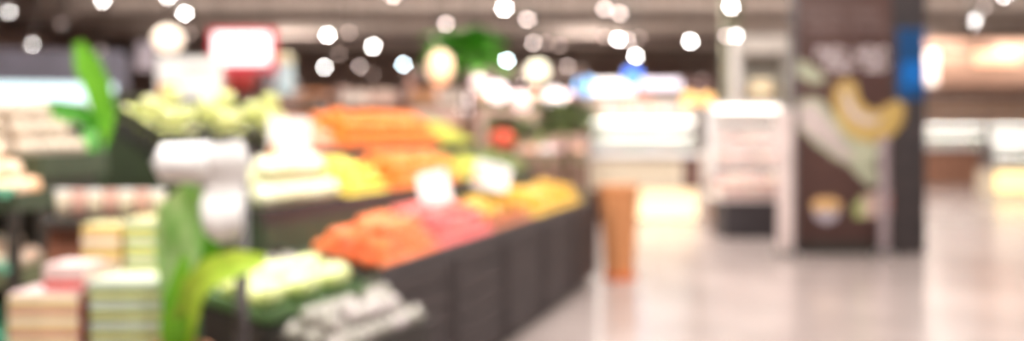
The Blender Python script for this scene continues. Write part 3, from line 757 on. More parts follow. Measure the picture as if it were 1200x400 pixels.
# far rack of crates with peach and pink goods (behind the top tier, centre left)
fr = empty('crate_rack', (-1.9, 12.6, 0), R(-6), 'brown wooden rack stacked with small crates behind the oranges', 'rack')
for sx in (-1.3, -.4, .5, 1.4): MB().box((sx, 0, 1.05), (.05, .5, 2.1)).build('upright', M_wood, fr)
for z in (.3, .9, 1.42, 1.85): MB().box((.05, 0, z), (2.8, .55, .03)).build('shelf', M_wood, fr)
WC = []
for c_, nm in (((236, 200, 184), 'pale pink'), ((196, 150, 112), 'tan'), ((240, 226, 214), 'white')):
    r = MB().box((0, 0, .07), (.34, .3, .14)).build('small_crate', mat('crate_' + nm, c_, .6), bevel=.01)
    MB().box((0, 0, .16), (.30, .26, .05)).build('contents', mat('fill_' + nm, (244, 214, 196) if nm != 'tan' else (236, 150, 90), .5, bump=.5, scale=30), r, bevel=.02)
    WC.append(r)
RF = Matrix.Rotation(R(-6), 4, 'Z')
for z, zn in ((.916, 'lower'), (1.436, 'middle'), (1.866, 'top')):
    fill_shelf((-1.9, 12.6, 0), RF, [-1.08, -.72, -.18, .2, .75, 1.12], -.08, z, WC, 'small crate of pale goods on the %s shelf of the brown rack' % zn, 'small crates on the %s shelf' % zn, 'crate')

# ------------------------------------------------------------------ potted palm and shrub beyond the stand
def frond(mb, base, d, L, wd, droop):
    d = Vector(d).normalized(); pts = []; ws = []
    for k in range(6):
        f = k / 5
        pts.append(Vector(base) + d * L * f + Vector((0, 0, -droop * L * f * f))); ws.append(wd * (0.3 + 1.6 * f * (1 - f) * 2) if k < 5 else .01)
    mb.leaf(pts, ws, Vector((0, 0, 1)), .25, .004)
def palm(loc, h, n, L, wd, m1, m2, label, up=.9, cat='plant', name='potted_palm', pot=M_black):
    r = empty(name, loc, 0, label, cat)
    MB().lathe([(.16, 0), (.2, .36), (.215, .36), (.215, .39), (.19, .39), (.18, .34), (0, .34)], 18).build('pot', pot, r)
    MB().tube([(0, 0, .34), (.02, 0, h * .5), (0, 0, h)], [.045, .035, .025], 8).build('trunk', M_stem, r)
    for q, mm in ((0, m1), (1, m2)):
        mb = MB()
        for k in range(q, n, 2):
            a = k * 2.4; e = random.uniform(.1, up * 1.3)
            frond(mb, (0, 0, h - random.uniform(0, .25)), (math.cos(a), math.sin(a), e), L * random.uniform(.7, 1), wd, .45)
        mb.build('foliage', mm, r)
    return r
M_pf = mat('palm_green', (120, 210, 66), .5, c2=(92, 182, 50)); M_pf2 = mat('palm_dark', (70, 120, 44), .5, c2=(86, 126, 56))
M_sf = mat('shrub_green', (140, 152, 88), .5, c2=(112, 128, 72)); M_sf2 = mat('shrub_dark', (106, 116, 72), .6)
palm((-.56, 10.9, 0), 2.45, 64, .75, .12, M_pf, M_pf2, 'tall bright green palm standing beyond the far end of the stand', up=1.4)
palm((.60, 10.6, 0), 1.72, 120, .5, .08, M_sf, M_sf2, 'bushy olive green shrub beyond the far end of the stand', name='potted_shrub', up=1.0)
palm((-.02, 11.9, 0), 1.6, 70, .5, .08, M_sf, M_sf2, 'dark leafy shrub between the palm and the olive shrub', name='potted_shrub', up=.8)
palm((-1.25, 11.3, 0), 1.6, 80, .5, .09, M_sf, mat('ochre_leaf', (156, 128, 60), .6), 'ochre tinged leafy shrub left of the tall palm', name='potted_shrub', up=.8)
# red squash at the end of the top tier
rs = empty('red_squash', P(5.0, .95, 1.22), 0, 'single round orange-red squash at the far end of the stand', 'squash')
rs.location = P(4.93, .90, 1.26)
MB().lathe(ball_profile(.13, .85, .15), 24, Matrix.Translation((0, 0, .16)), lambda a, k: 1 + .05 * abs(math.cos(5 * a)), cap=False).build('body', mat('squash_red', (236, 86, 50), .4), rs, smooth=True)
MB().tube([(0, 0, .24), (.02, 0, .30)], [.02, .014], 6).build('stem', M_stem, rs)
# peach paper lantern
pn = empty('paper_lantern', W(516, 78, 9.7), 0, 'peach glowing lantern hanging in front of the palm', 'lantern')
MB().lathe([(.03, -.17), (.10, -.14), (.13, -.02), (.12, .08), (.06, .15), (.03, .16)], 18).build('shade', emis('lantern_peach', (255, 214, 176), 1.15), pn, smooth=True)
MB().lathe([(.035, -.2), (.075, -.17), (.03, -.16)], 14).build('lower_rim', mat('lantern_orange', (248, 160, 80), .5, emit=.6), pn)
MB().tube([(0, 0, .15), (0, 0, CEIL - pn.location.z)], .006, 6).build('cord', M_black, pn)

# flower stall far behind with pale blooms and warm globes
fs_ = empty('flower_stall', (-.1, 15.5, 0), 0, 'pale flower stall with pink and white bouquets beyond the palm', 'stall')
for sx in (-1.6, 1.3): MB().box((sx, .3, 1.25), (.08, .08, 2.5)).build('post', M_wood, fs_)
MB().box((-.15, 0, .5), (3.0, .7, 1.0)).build('counter', mat('stall_pink', (128, 100, 84), .6), fs_, bevel=.02)
MB().box((-.15, .3, 1.45), (3.0, .3, .9)).build('back_step', mat('stall_brown', (190, 160, 146), .6), fs_, bevel=.02)
MB().box((-.15, .32, 2.5), (3.0, .1, .2)).build('top_rail', M_beam, fs_)
ld = bpy.data.lights.new('stall_light', 'AREA'); ld.shape = 'RECTANGLE'; ld.size = 2.8; ld.size_y = .1; ld.energy = 60; ld.color = (1, .9, .84)  # bare area light added to brighten the back of the stall
lo = bpy.data.objects.new('stall_light', ld); col.objects.link(lo); lo.parent = fs_; lo.location = (-.15, .22, 2.38); lo.rotation_euler = (R(-25), 0, 0)
BM = [mat('bloom_white', (250, 240, 240), .5), mat('bloom_pink', (246, 206, 206), .5), mat('bloom_peach', (246, 190, 160), .5)]
BQ = []
for mm in BM:
    r = empty('bouquet', (0, 0, 0))
    MB().lathe([(.04, 0), (.07, .2), (.0, .2)], 12).build('wrap', M_calyx, r)
    mb = MB()
    for k in range(11):
        a = k * 2.4; rr = .025 * math.sqrt(k) * 1.3
        mb.lathe(ball_profile(.045, .9, .2, 6), 8, Matrix.Translation((math.cos(a) * rr, math.sin(a) * rr, .24 - rr * .4)), cap=False)
    mb.build('bloom', mm, r, smooth=True); BQ.append(r)
fill_shelf((-.1, 15.5, 0), Matrix.Identity(4), [-1.5 + .27 * q for q in range(11)], -.2, 1.004, BQ, 'bouquet on the lower step of the flower stall', 'bouquets on the lower step', 'bouquet')
fill_shelf((-.1, 15.5, 0), Matrix.Identity(4), [-1.4 + .27 * q for q in range(10)], .28, 1.904, BQ, 'bouquet on the upper step of the flower stall', 'bouquets on the upper step', 'bouquet')
gl = None
for (px, py, q) in ((548, 122, 0), (583, 108, 0), (630, 84, 1), (650, 115, 0), (562, 98, 2), (612, 120, 2)):
    lab = {0: 'small white globe light above the flower stall', 1: 'cream globe light, highest above the flower stall', 2: 'dim pinkish globe light above the flower stall'}[q]
    p = W(px, py, 14.5)
    if q != 1: lab = lab.replace('light above', 'light, %s above' % {548: 'left one', 583: 'middle one', 650: 'right one', 562: 'left one', 612: 'right one'}[px])
    r = empty('globe_light', p, 0, lab, 'globe light', ['white globe lights over the flower stall', None, 'dim globe lights over the flower stall'][q])
    MB().lathe(ball_profile((.15, .17, .13)[q], 1, 0), 16, cap=False).build('globe', (emis('globe_white', (255, 240, 238), 2.2), emis('globe_cream', (250, 244, 214), 1.3), emis('globe_dim', (240, 214, 206), 1.0))[q], r, smooth=True)
    MB().tube([(0, 0, .1), (0, 0, CEIL - p.z)], .008, 6).build('cord', M_black, r)

# ------------------------------------------------------------------ wicker basket at the stand's far corner
bk = empty('wicker_bin', (1.10, 9.62, 0), 0, 'tall tapered brown wicker bin on the floor by the far corner of the stand', 'basket')
pr = [(.145, .07)] + [(.15 + .05 * k / 30 + (.006 if k % 2 else 0), .07 + .86 * k / 30) for k in range(31)] + [(.19, .93), (.17, .85), (0, .85)]
MB().lathe(pr, 26, None, lambda a, k: 1 + .015 * math.cos(13 * a + (k % 2) * math.pi), cap=True).build('body', M_wicker, bk)
MB().lathe([(.195, .92), (.215, .935), (.21, .96), (.19, .96), (.188, .93)], 26, cap=False).build('rim', M_wicker, bk, smooth=True)
MB().lathe([(.165, 0), (.165, .07), (.14, .075), (0, .075)], 24).build('base_ring', mat('orange_wood', (226, 122, 66), .5), bk)
pb = proto_ball('baguette_roll', mat('bread_crust', (222, 186, 146), .6, c2=(200, 160, 120)), .05, .8, 0)
for k in range(7):
    a = k * 1.05; rr = .11 if k < 6 else 0
    place(pb, Vector((1.10 + rr * math.cos(a), 9.62 + rr * math.sin(a), .895)), (0, 0, k), 'pale bread roll inside the top of the wicker bin', 'bread rolls in the wicker bin', 'bread roll')

# ------------------------------------------------------------------ fresh food counter in the centre right
M_tile = mat('cream_tile', (232, 218, 192), .35, c2=(238, 226, 204))
def counter(loc, label):
    r = empty('service_counter', loc, 0, label, 'counter')
    MB().box((0, .45, .80), (1.9, .9, .54)).build('body', mat('counter_body', (214, 196, 174), .5), r)
    m = MB(); nx = 10
    for i in range(nx):
        for j in range(6): m.box((-.95 + (i + .5) * .16, -.012, .56 + j * .085), (.148, .02, .073))
    m.build('tiled_front', M_tile, r)
    MB().box((.80, -.014, .80), (.29, .026, .53)).build('end_panel', mat('brown_panel', (122, 88, 80), .5), r, bevel=.004)
    MB().box((0, .58, .265), (1.8, .6, .53)).build('plinth', M_wood, r)
    MB().box((.33, .17, .27), (1.2, .04, .5)).build('lit_kickboard', emis('kick_glow', (255, 234, 192), 1.05), r)
    MB().box((0, .40, 1.10), (1.94, 1.0, .05)).build('worktop', M_whitep, r, bevel=.01)
    return r
counter((2.26, 16.0, 0), 'cream tiled service counter with a glowing yellow kickboard and brown end')
c1 = Vector((2.26, 16.0, 1.5))
# glass case on it
def glass_case(loc, L, H, D, label, rows=2, strip=1.0):
    r = empty('glass_case', loc, 0, label, 'display case')
    MB().box((0, D / 2, .03), (L, D, .06)).build('case_base', M_whitep, r, bevel=.005)
    MB().box((0, D / 2, H), (L, D, .04)).build('top', M_whitep, r, bevel=.005)
    MB().box((0, .01, H / 2), (L, .008, H - .06)).build('front_glass', M_glass, r)
    MB().box((0, D - .01, H / 2), (L, .02, H - .06)).build('back_panel', M_whitep, r)
    for k in range(1, rows): MB().box((0, D / 2, H * k / rows), (L - .02, D - .1, .012)).build('glass_shelf', M_whitep, r)
    for sx in (-1, 1): MB().box((sx * (L / 2 - .01), D / 2, H / 2), (.02, D, H - .05)).build('side_frame', M_steel, r)
    MB().box((0, .06, H - .03), (L - .06, .03, .02)).build('light_strip', emis('case_strip_%d' % (strip * 10), (255, 246, 236), 14 * strip), r)
    for k in range(1, rows): MB().box((0, .08, H * k / rows - .014), (L - .06, .03, .014)).build('light_strip', emis('case_strip_%d' % (strip * 10), (255, 246, 236), 14 * strip), r)
    return r
glass_case((c1.x, 16.1, 1.127), 1.8, .58, .6, 'bright glass display case on the cream tiled counter')
FG = []
for nm, c_ in (('white_tray', (250, 240, 232)), ('peach_tray', (242, 206, 180)), ('green_tray', (206, 214, 170))):
    r = MB().box((0, 0, .015), (.26, .34, .03)).build('food_tray', mat('tray_' + nm, (240, 240, 240), .4), bevel=.006)
    m = MB()
    for q in range(6): m.lathe(ball_profile(.045, .7, .0, 6), 10, Matrix.Translation((-.07 + (q % 2) * .14, -.11 + (q // 2) * .11, .055)), cap=False)
    m.build('food', mat('food_' + nm, c_, .4), r, smooth=True)
    FG.append(r)
I4 = Matrix.Identity(4)
fill_shelf((c1.x, 16.1, 1.127), I4, [-.72 + .29 * q for q in range(6)], .28, .062, FG, 'food tray on the floor of the glass case on the tiled counter', 'food trays in the bright case', 'food tray')
fill_shelf((c1.x, 16.1, 1.127), I4, [-.72 + .29 * q for q in range(6)], .28, .298, FG, 'food tray on the glass shelf of the case on the tiled counter', 'food trays on the case shelf', 'food tray')

# open chilled display: dark pedestal, heaped tray, white tiers
c2x = W(880, 155, 13.3).x
ped = empty('pedestal_display', (c2x, 13.3, 0), 0, 'dark square pedestal carrying a white tray of pale packs', 'display')
MB().box((0, .36, .26), (.76, .72, .52)).build('pedestal', mat('charcoal_panel', (70, 64, 68), .6), ped, bevel=.01)
MB().box((0, .36, .55), (.9, .84, .05)).build('tray', M_whitep, ped, bevel=.01)
MB().box((0, -.06, .60), (.9, .015, .08)).build('tray_lip', mat('lip_pink', (238, 206, 198), .5), ped); MB().box((0, .78, .60), (.9, .015, .08)).build('tray_lip', M_whitep, ped)
PP = []
for nm, c_ in (('white', (248, 232, 228)), ('pink', (240, 200, 192)), ('cream', (246, 226, 206)), ('brown', (176, 124, 112))):
    r = MB().box((0, 0, .04), (.15, .2, .08)).build('food_packet', mat('packet_' + nm, c_, .3, coat=.5), bevel=.02)
    MB().box((0, -.02, .082), (.1, .12, .004)).build('sticker', M_white if nm != 'white' else M_orange_ink, r)
    PP.append(r)
for j in range(3):
    for L in range(2 + (j > 0)):
        fill_shelf((c2x, 13.3, 0), I4, [-.35 + .175 * q for q in range(5)], .08 + j * .24, .578 + L * .084, PP[:3], 'pale food packet stacked in the white tray on the dark pedestal', 'packets on the dark pedestal', 'packet')
# white tiered open case behind the pedestal
wc_ = empty('open_case', (3.83, 15.1, 0), 0, 'white open chilled case with lit tiers behind the dark pedestal', 'chilled case')
Lw = 1.08
MB().box((0, .4, .35), (Lw, .8, .7)).build('base', mat('case_brown', (150, 112, 104), .5), wc_, bevel=.01)
MB().box((0, .78, 1.2), (Lw, .04, 1.5)).build('back_panel', M_whitep, wc_)
for k, (z, y, d) in enumerate(((.72, .35, .7), (1.05, .45, .5), (1.36, .52, .4))):
    MB().box((0, y, z), (Lw, d, .03)).build('shelf', M_whitep, wc_)
    MB().box((0, y - d / 2, z), (Lw, .02, .07)).build('shelf_edge', mat('edge_pink', (244, 214, 206), .5), wc_)
    MB().box((0, y - d / 2 + .05, z - .03), (Lw - .1, .03, .015)).build('light_strip', emis('shelf_strip', (255, 244, 236), 8), wc_)
MB().box((0, .5, 1.93), (Lw, .6, .06)).build('canopy', M_whitep, wc_, bevel=.01)
MB().box((0, .24, 1.88), (Lw - .06, .04, .03)).build('light_strip', emis('canopy_strip', (255, 246, 236), 6), wc_)
for sx in (-1, 1): MB().box((sx * Lw / 2, .45, 1.3), (.03, .6, 1.25)).build('side_panel', M_whitep, wc_)
for z, y, zn in ((.737, .2, 'lowest'), (1.067, .35, 'middle'), (1.377, .45, 'top')):
    for jj in range(2 if zn == 'lowest' else 1):
        fill_shelf((3.83, 15.1, 0), I4, [-.42 + .168 * q for q in range(6)], y + jj * .25, z, PP, 'food packet on the %s tier of the white open case' % zn, 'packets on the %s tier of the open case' % zn, 'packet')
# upright fridge with warm lit inside, left of the column
uf = empty('upright_fridge', (4.44, 16.5, 0), 0, 'tall pale upright fridge with a warm lit inside left of the column', 'fridge')
fw, fh = .84, 3.2
MB().box((0, .66, fh / 2), (fw, .04, fh)).build('back_panel', mat('fridge_grey', (206, 198, 190), .5), uf)
for sx in (-1, 1): MB().box((sx * fw / 2, .33, fh / 2), (.06, .66, fh)).build('side_panel', mat('fridge_grey', (206, 198, 190), .5), uf)
MB().box((0, .33, fh - .15), (fw, .66, .3)).build('header', mat('fridge_head', (226, 216, 206), .5), uf, bevel=.01)
MB().box((0, .33, .25), (fw, .66, .5)).build('plinth', mat('fridge_grey', (206, 198, 190), .5), uf)
for k in range(4): MB().box((0, .36, 1.0 + .45 * k), (fw - .08, .5, .025)).build('shelf', M_whitep, uf)
MB().box((.1, .62, 1.9), (.4, .02, 1.1)).build('lit_panel', emis('fridge_glow', (255, 226, 188), 1.05), uf)
MB().box((0, .02, 1.6), (fw - .06, .01, 2.1)).build('door_glass', M_glass, uf)
MB().tube([(-.3, -.03, 1.2), (-.3, -.03, 1.8)], .012, 6).build('handle', M_steel, uf)
for k in range(3):
    fill_shelf((4.44, 16.5, 0), I4, [-.26, -.09, .08, .25], .3, 1.014 + .45 * k, prs[1:2] + prs[3:], 'carton inside the tall pale fridge', 'cartons in the tall pale fridge', 'carton')

# olive pillar strip and lit shop fascia behind the counters
struct(MB().box((W(857, 0, 17.5).x, 17.5, 2.5), (.3, .3, 5.0)).build('column', mat('olive_pillar', (150, 146, 124), .6)))
bs = empty('service_kiosk', (W(752, 155, 20).x, 20.0, 0), 0, 'bright white kiosk with a lit fascia behind the tiled counter', 'kiosk')
Lk = 2.7
MB().box((0, .9, 1.2), (Lk, .08, 2.4)).build('back_wall', mat('kiosk_wall', (226, 214, 202), .5), bs)
MB().box((0, 0, .55), (Lk, .6, 1.1)).build('counter', mat('kiosk_counter', (236, 222, 208), .4), bs, bevel=.01)
MB().box((0, .3, 2.46), (Lk + .2, 1.3, .3)).build('fascia', mat('kiosk_fascia', (104, 76, 74), .5), bs)
MB().box((-.66, -.38, 2.44), (.95, .05, .30)).build('lit_sign', emis('kiosk_sign', (255, 248, 244), 1.5), bs, bevel=.03)
MB().box((.35, -.38, 2.5), (.85, .05, .2)).build('lit_sign', emis('kiosk_sign2', (236, 226, 240), 1.0), bs, bevel=.03)
MB().box((-.2, -.3, 2.26), (.7, .05, .09)).build('orange_strip', mat('orange_strip', (240, 130, 70), .5, emit=.4), bs)
for sx in (-1.3, 1.3): MB().box((sx, .25, 1.2), (.06, .06, 2.4)).build('post', M_steel, bs)
for k in range(3): MB().box((0, .75, 1.35 + .28 * k), (Lk - .2, .2, .02)).build('shelf', M_whitep, bs)
ld = bpy.data.lights.new('kiosk_light', 'AREA'); ld.shape = 'RECTANGLE'; ld.size = 2.4; ld.size_y = .4; ld.energy = 40; ld.color = (1, .95, .9)
lo = bpy.data.objects.new('kiosk_light', ld); col.objects.link(lo); lo.parent = bs; lo.location = (0, .3, 2.28)
JR = []
for nm, c_ in (('white', (250, 244, 238)), ('amber', (240, 190, 120)), ('pink', (240, 200, 190)), ('grey', (180, 176, 160))):
    r = MB().lathe([(.055, 0), (.06, .02), (.06, .13), (.045, .16), (0, .16)], 14).build('jar', mat('jar_' + nm, c_, .3), smooth=True)
    MB().lathe([(.05, .161), (.05, .185), (0, .187)], 14).build('lid', M_whitep, r); JR.append(r)
for k in range(3):
    fill_shelf((W(752, 155, 20).x, 20, 0), I4, [-1.15 + .155 * q for q in range(16)], .75, 1.361 + .28 * k, JR, 'jar on the %s wall shelf of the white kiosk' % ('lower', 'middle', 'upper')[k], 'jars on the %s kiosk shelf' % ('lower', 'middle', 'upper')[k], 'jar')
for i, (px, py, c_, s_, rr, lab) in enumerate(((685, 101, (110, 190, 255), 1.6, .2, 'round sky blue lit sign left of the white kiosk fascia'), (741, 90, (70, 120, 235), 1.3, .2, 'round deep blue lit sign above the white kiosk fascia'))):
    p = W(px, py, 19.2)
    r = empty('round_sign', p, 0, lab, 'sign')
    MB().lathe([(0, -.03), (rr, -.03), (rr, .03), (0, .03)], 24, Matrix.Rotation(R(90), 4, 'X'), cap=False).build('sign_face', emis('blue_%d' % i, c_, s_), r)
    MB().lathe([(rr, -.035), (rr + .02, -.035), (rr + .02, .035), (rr, .035)], 24, Matrix.Rotation(R(90), 4, 'X'), cap=False).build('rim', M_steel, r)
    MB().tube([(0, 0, rr), (0, 0, CEIL - p.z)], .008, 6).build('hanger', M_black, r)
am = None
for (px, py) in ((808, 117), (829, 118)):
    p = W(px, py, 18.6); r = empty('amber_globe', p, 0, 'amber globe light hanging right of the kiosk, %s' % ('the left one' if px == 808 else 'the right one'), 'globe light', 'amber globe lights')
    MB().lathe(ball_profile(.15, 1, 0), 16, cap=False).build('globe', emis('amber', (250, 196, 120), 1.2), r, smooth=True)
    MB().tube([(0, 0, .14), (0, 0, CEIL - p.z)], .008, 6).build('cord', M_black, r)

# ------------------------------------------------------------------ dark column with the brown graphic board
colx0, colx1 = W(934, 155, 11.6).x, W(1085, 155, 11.6).x
struct(MB().box(((colx0 + colx1) / 2, 11.75, CEIL / 2), (colx1 - colx0, .3, CEIL)).build('column', mat('column_dark', (70, 62, 62), .6, c2=(56, 50, 52)), bevel=.01))
BY = 11.575
bd = empty('graphic_board', (0, BY, 0), 0, 'tall brown board with a yellow crescent squash picture on the dark column', 'board')
def bx(px): return (px - 600) / F * BY
def bz(py): return EYE - (py - HZ) / F * BY
M_brown = mat('board_brown', (84, 58, 52), .5, c2=(70, 46, 42), scale=1.2)
MB().box(((bx(934) + bx(1044)) / 2, 0, (bz(-25) + bz(283)) / 2), (bx(1044) - bx(934), .05, bz(-25) - bz(283))).build('panel', M_brown, bd)
MB().box(((bx(934) + bx(1044)) / 2, .0, bz(283) / 2), (bx(1044) - bx(934) - .1, .04, bz(283))).build('plinth', M_black, bd)
def art(poly, m, name, lift=.0):
    MB().prism([(bx(a), bz(b)) for a, b in poly], -.031 - lift, -.024).build(name, m, bd)
def arcpoly(cx_, cy_, ro, ri, a0, a1, n=14, shift=(0, 0)):
    o = [(cx_ + ro * math.cos(a0 + (a1 - a0) * k / n), cy_ + ro * math.sin(a0 + (a1 - a0) * k / n)) for k in range(n + 1)]
    i = [(cx_ + shift[0] + ri * math.cos(a1 - (a1 - a0) * k / n), cy_ + shift[1] + ri * math.sin(a1 - (a1 - a0) * k / n)) for k in range(n + 1)]
    return o + i
M_py = mat('print_yellow', (198, 168, 102), .5, c2=(184, 152, 86)); M_pw = mat('print_pale', (206, 190, 186), .5); M_pg = mat('print_sage', (184, 186, 160), .5)
art([(978, 100), (990, 93), (1002, 98), (1006, 116), (1016, 128), (1030, 129), (1042, 121), (1052, 118), (1058, 128), (1056, 146), (1044, 160), (1024, 167), (1004, 164), (988, 154), (978, 136), (974, 116)][:0] or
    [(978, 100), (990, 93), (1002, 98), (1006, 116), (1016, 128), (1030, 129), (1038, 122), (1043.5, 121), (1043.5, 160), (1024, 167), (1004, 164), (988, 154), (978, 136), (974, 116)], M_py, 'yellow_crescent', .004)
MB().prism([(bx(a), bz(b)) for a, b in [(1044.5, 121), (1052, 117), (1059, 124), (1058, 142), (1050, 154), (1044.5, 159)]], -.031, .0).build('yellow_crescent', M_py, bd)
art([(986, 104), (993, 108), (998, 124), (1010, 136), (1024, 139), (1034, 136), (1026, 146), (1008, 146), (994, 136), (987, 120)], M_pw, 'crescent_flesh', .006)
art([(934, 122), (946, 113), (960, 116), (972, 130), (986, 150), (1006, 160), (1030, 172), (1036, 182), (1024, 186), (1030, 214), (1020, 220), (1008, 210), (996, 196), (974, 184), (952, 168), (936, 150)], M_pg, 'leek_stems', .001)
art([(936, 126), (948, 119), (962, 130), (980, 156), (1000, 186), (990, 188), (968, 172), (948, 158), (936, 144)], M_pw, 'leek_bulb', .003)
art([(934, 70), (946, 74), (966, 90), (964, 98), (948, 97), (934, 88)], M_pg, 'leaf_print', .001)
art([(950, 238), (958, 232), (976, 232), (985, 238), (983, 246), (952, 246)], mat('print_orange', (236, 190, 130), .5), 'fruit_print', .003)
art([(951, 247), (984, 247), (978, 258), (968, 262), (957, 257)], mat('print_bowl', (196, 186, 196), .5), 'bowl_print', .003)
art([(1000, 240), (1010, 230), (1026, 225), (1043, 226), (1043, 250), (1020, 255), (1004, 254)], mat('print_fish', (220, 190, 178), .5), 'slice_print', .002)
art([(998, 244), (1006, 232), (1014, 230), (1010, 244), (1014, 254), (1002, 256)], mat('print_green', (176, 186, 120), .5), 'slice_print', .004)
art([(1034, 232), (1043, 228), (1043, 248), (1034, 244)], mat('print_red', (180, 96, 84), .5), 'slice_print', .005)
# rows of unreadable pale lettering
M_let = mat('lettering_pale', (236, 222, 224), .5); M_let2 = mat('lettering_dim', (136, 116, 112), .5)
random.seed(11)
def letters(x0_, x1_, y0_, y1_, m, n):
    mb = MB(); w_ = (x1_ - x0_) / n
    for k in range(n):
        if k == n // 2:
            mb.build('lettering', m, bd); mb = MB(); continue
        a = x0_ + k * w_; b = a + w_ * .8; q = k % 4
        L = [[(a, y0_), (a + w_ * .25, y0_), (a + w_ * .25, y1_), (a, y1_)]]
        if q in (0, 2): L.append([(a + w_ * .26, y0_), (b, y0_), (b, y0_ + (y1_ - y0_) * .25), (a + w_ * .26, y0_ + (y1_ - y0_) * .25)])
        if q in (1, 2): L.append([(a + w_ * .26, y1_ - (y1_ - y0_) * .25), (b, y1_ - (y1_ - y0_) * .25), (b, y1_), (a + w_ * .26, y1_)])
        if q in (0, 3, 1): L.append([(b - w_ * .2, y0_ + (y1_ - y0_) * .26), (b, y0_ + (y1_ - y0_) * .26), (b, y1_ - (y1_ - y0_) * .26), (b - w_ * .2, y1_ - (y1_ - y0_) * .26)])
        for p in L: mb.prism([(bx(c), bz(d)) for c, d in p], -.030, -.024)
    mb.build('lettering', m, bd)
letters(956, 1040, 56, 68, M_let, 9); letters(966, 1042, 71, 83, M_let, 8); letters(940, 1034, 12, 20, M_let2, 12); letters(946, 1040, 28, 36, M_let2, 11)
# blue poster on the dark right part of the column
pz = empty('blue_poster', (W(1068, 155, 11.59).x, 11.589, W(1068, 75, 11.58).z), 0, 'bright blue upright poster on the right part of the dark column', 'poster')
MB().box((0, 0, 0), (.34, .02, .88)).build('sheet', mat('poster_blue', (16, 78, 132), .5, c2=(14, 60, 104), scale=2), pz)
MB().box((.02, -.012, -.12), (.26, .006, .3)).build('bright_patch', mat('poster_patch', (12, 110, 196), .5), pz)
# white frame post and trolley left of the board
wp = empty('white_stand', (W(923, 155, 11.2).x, 11.3, 0), 0, 'tall white display post standing at the left edge of the brown board', 'display post')
MB().box((0, 0, .92), (.17, .1, 1.7)).build('post', mat('post_white', (228, 210, 206), .4), wp, bevel=.01)
MB().box((0, 0, .03), (.3, .26, .06)).build('foot', M_steel, wp, bevel=.01)
rp_ = empty('poster_rail', (W(1041, 155, 11.2).x, 11.33, 0), 0, 'slim grey pink post in front of the board below the crescent', 'post')
MB().box((0, 0, .75), (.11, .05, 1.38)).build('post', mat('post_grey', (172, 156, 160), .4), rp_, bevel=.01)
MB().box((0, 0, .03), (.22, .2, .06)).build('foot', M_steel, rp_, bevel=.01)

# ------------------------------------------------------------------ bakery at the far right
bkx = W(1150, 155, 27).x
bkr = empty('bakery_counter', (bkx + 1.2, 27.0, 0), 0, 'long brown fronted bakery counter at the far right', 'counter')
Lb = 6.2
MB().box((0, .45, .5), (Lb, .9, 1.0)).build('body', mat('bakery_brown', (188, 142, 116), .5, c2=(170, 122, 98)), bkr, bevel=.01)
m = MB()
for k in range(30): m.box((-Lb / 2 + .1 + k * .206, -.012, .5), (.17, .02, .92))
m.build('slatted_front', mat('bakery_slat', (178, 130, 106), .5), bkr)
MB().box((0, .4, 1.03), (Lb + .05, 1.0, .06)).build('worktop', M_whitep, bkr)
for k in range(3):
    glass_case((bkx + 1.2 - 2.0 + 2.0 * k, 27.05, 1.065), 1.9, .62, .7, 'glass bakery case on the far right counter, %s' % ('nearest the column' if k == 0 else ('the middle one' if k == 1 else 'the farthest from the column')), 2, .9)
    fill_shelf((bkx + 1.2 - 2.0 + 2.0 * k, 27.05, 1.065), I4, [-.75 + .3 * q for q in range(6)], .3, .062, FG, 'food tray in a bakery case at the far right', 'food trays in the bakery cases', 'food tray')
    fill_shelf((bkx + 1.2 - 2.0 + 2.0 * k, 27.05, 1.065), I4, [-.75 + .3 * q for q in range(6)], .3, .318, FG, 'food tray in a bakery case at the far right', 'food trays in the bakery cases', 'food tray')
bw = empty('bakery_shop', (bkx + 1.4, 30.5, 0), 0, 'pale peach bakery shop front with a warm lit fascia at the far right', 'shop front')
MB().box((0, .5, 2.25), (8.5, .1, 4.5)).build('back_wall', mat('bakery_wall', (236, 214, 200), .5), bw)
MB().box((0, -.2, 3.75), (8.5, .5, 1.5)).build('fascia', mat('bakery_fascia', (222, 180, 156), .5), bw, bevel=.02)
MB().box((-2.0, -.48, 3.55), (1.4, .06, 1.1)).build('lit_sign', emis('bakery_sign', (255, 238, 226), 1.5), bw, bevel=.06)
MB().box((.6, -.48, 3.9), (1.4, .06, .5)).build('lit_sign', emis('bakery_sign2', (255, 196, 160), 1.1), bw, bevel=.06)
MB().box((0, .1, 2.05), (8.3, .5, .06)).build('shelf', M_whitep, bw); MB().box((0, .1, 1.5), (8.3, .5, .06)).build('shelf', M_whitep, bw)
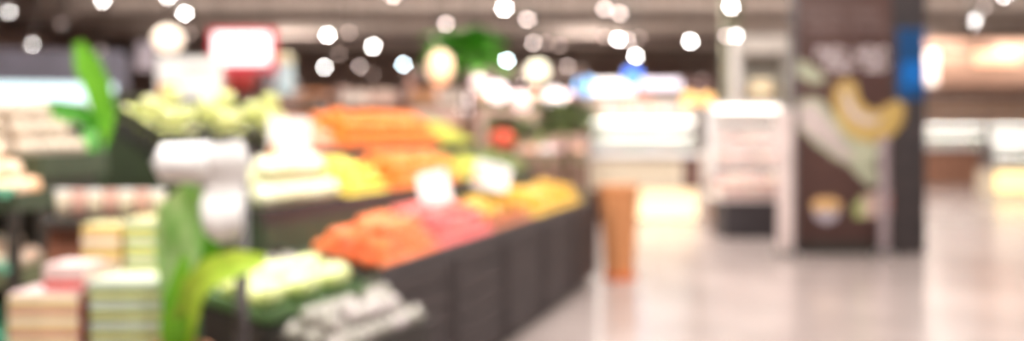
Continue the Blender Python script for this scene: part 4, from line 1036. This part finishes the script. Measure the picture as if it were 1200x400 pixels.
for sx in (-4.2, 4.2): MB().box((sx, .1, 1.9), (.12, .7, 3.8)).build('side_post', M_whitep, bw)
for k in range(2):
    ld = bpy.data.lights.new('bakery_light', 'AREA'); ld.shape = 'RECTANGLE'; ld.size = 3.5; ld.size_y = .4; ld.energy = 90; ld.color = (1, .9, .82)
    lo = bpy.data.objects.new('bakery_light', ld); col.objects.link(lo); lo.parent = bw; lo.location = (-2 + 4 * k, -.9, 4.5)
LO = MB().lathe([(0, 0), (.12, .01), (.17, .07), (.15, .14), (.08, .18), (0, .185)], 14, Matrix.Scale(1.2, 4, (1, 0, 0)), cap=False).build('bread_loaf', mat('loaf_crust', (214, 160, 104), .6, c2=(234, 196, 144)), smooth=True)
m = MB()
for q in (-.08, 0, .08): m.box((q, 0, .178), (.02, .14, .012), rz=.4)
m.build('score_mark', mat('loaf_score', (240, 216, 176), .7), LO)
for z in (1.536, 2.086):
    fill_shelf((bkx + 1.4, 30.5, 0), I4, [-3.9 + .45 * q for q in range(18)], .02, z, [LO], 'brown bread loaf on a bakery wall shelf at the far right', 'bread loaves on the bakery wall', 'bread')
yc = empty('lit_chest', (W(1192, 155, 21.6).x, 21.6, 0), 0, 'low chest with a yellow glowing front at the right edge', 'chest')
MB().box((0, .4, .32), (1.1, .8, .64)).build('body', M_tile, yc, bevel=.01)
MB().box((0, -.01, .36), (1.0, .02, .48)).build('glowing_front', emis('chest_glow', (252, 228, 160), 1.1), yc)
MB().box((0, .4, .66), (1.14, .84, .04)).build('top', M_wood, yc, bevel=.005)
glass_case((W(1192, 155, 21.6).x, 21.65, .682), 1.05, .62, .6, 'glass case with yellow pastries on the glowing chest', 2, .7)
YT = FG[1].copy(); 
fill_shelf((W(1192, 155, 21.6).x, 21.65, .682), I4, [-.36, -.05, .26], .28, .062, FG, 'pastry tray in the case on the glowing chest', 'pastry trays on the glowing chest', 'food tray')

# unused prototypes leave the scene
for o in prs + SB + WC + BQ + FG + PP + JR + [LO]:
    for c in list(o.children): bpy.data.objects.remove(c)
    bpy.data.objects.remove(o)
bpy.data.objects.remove(YT)
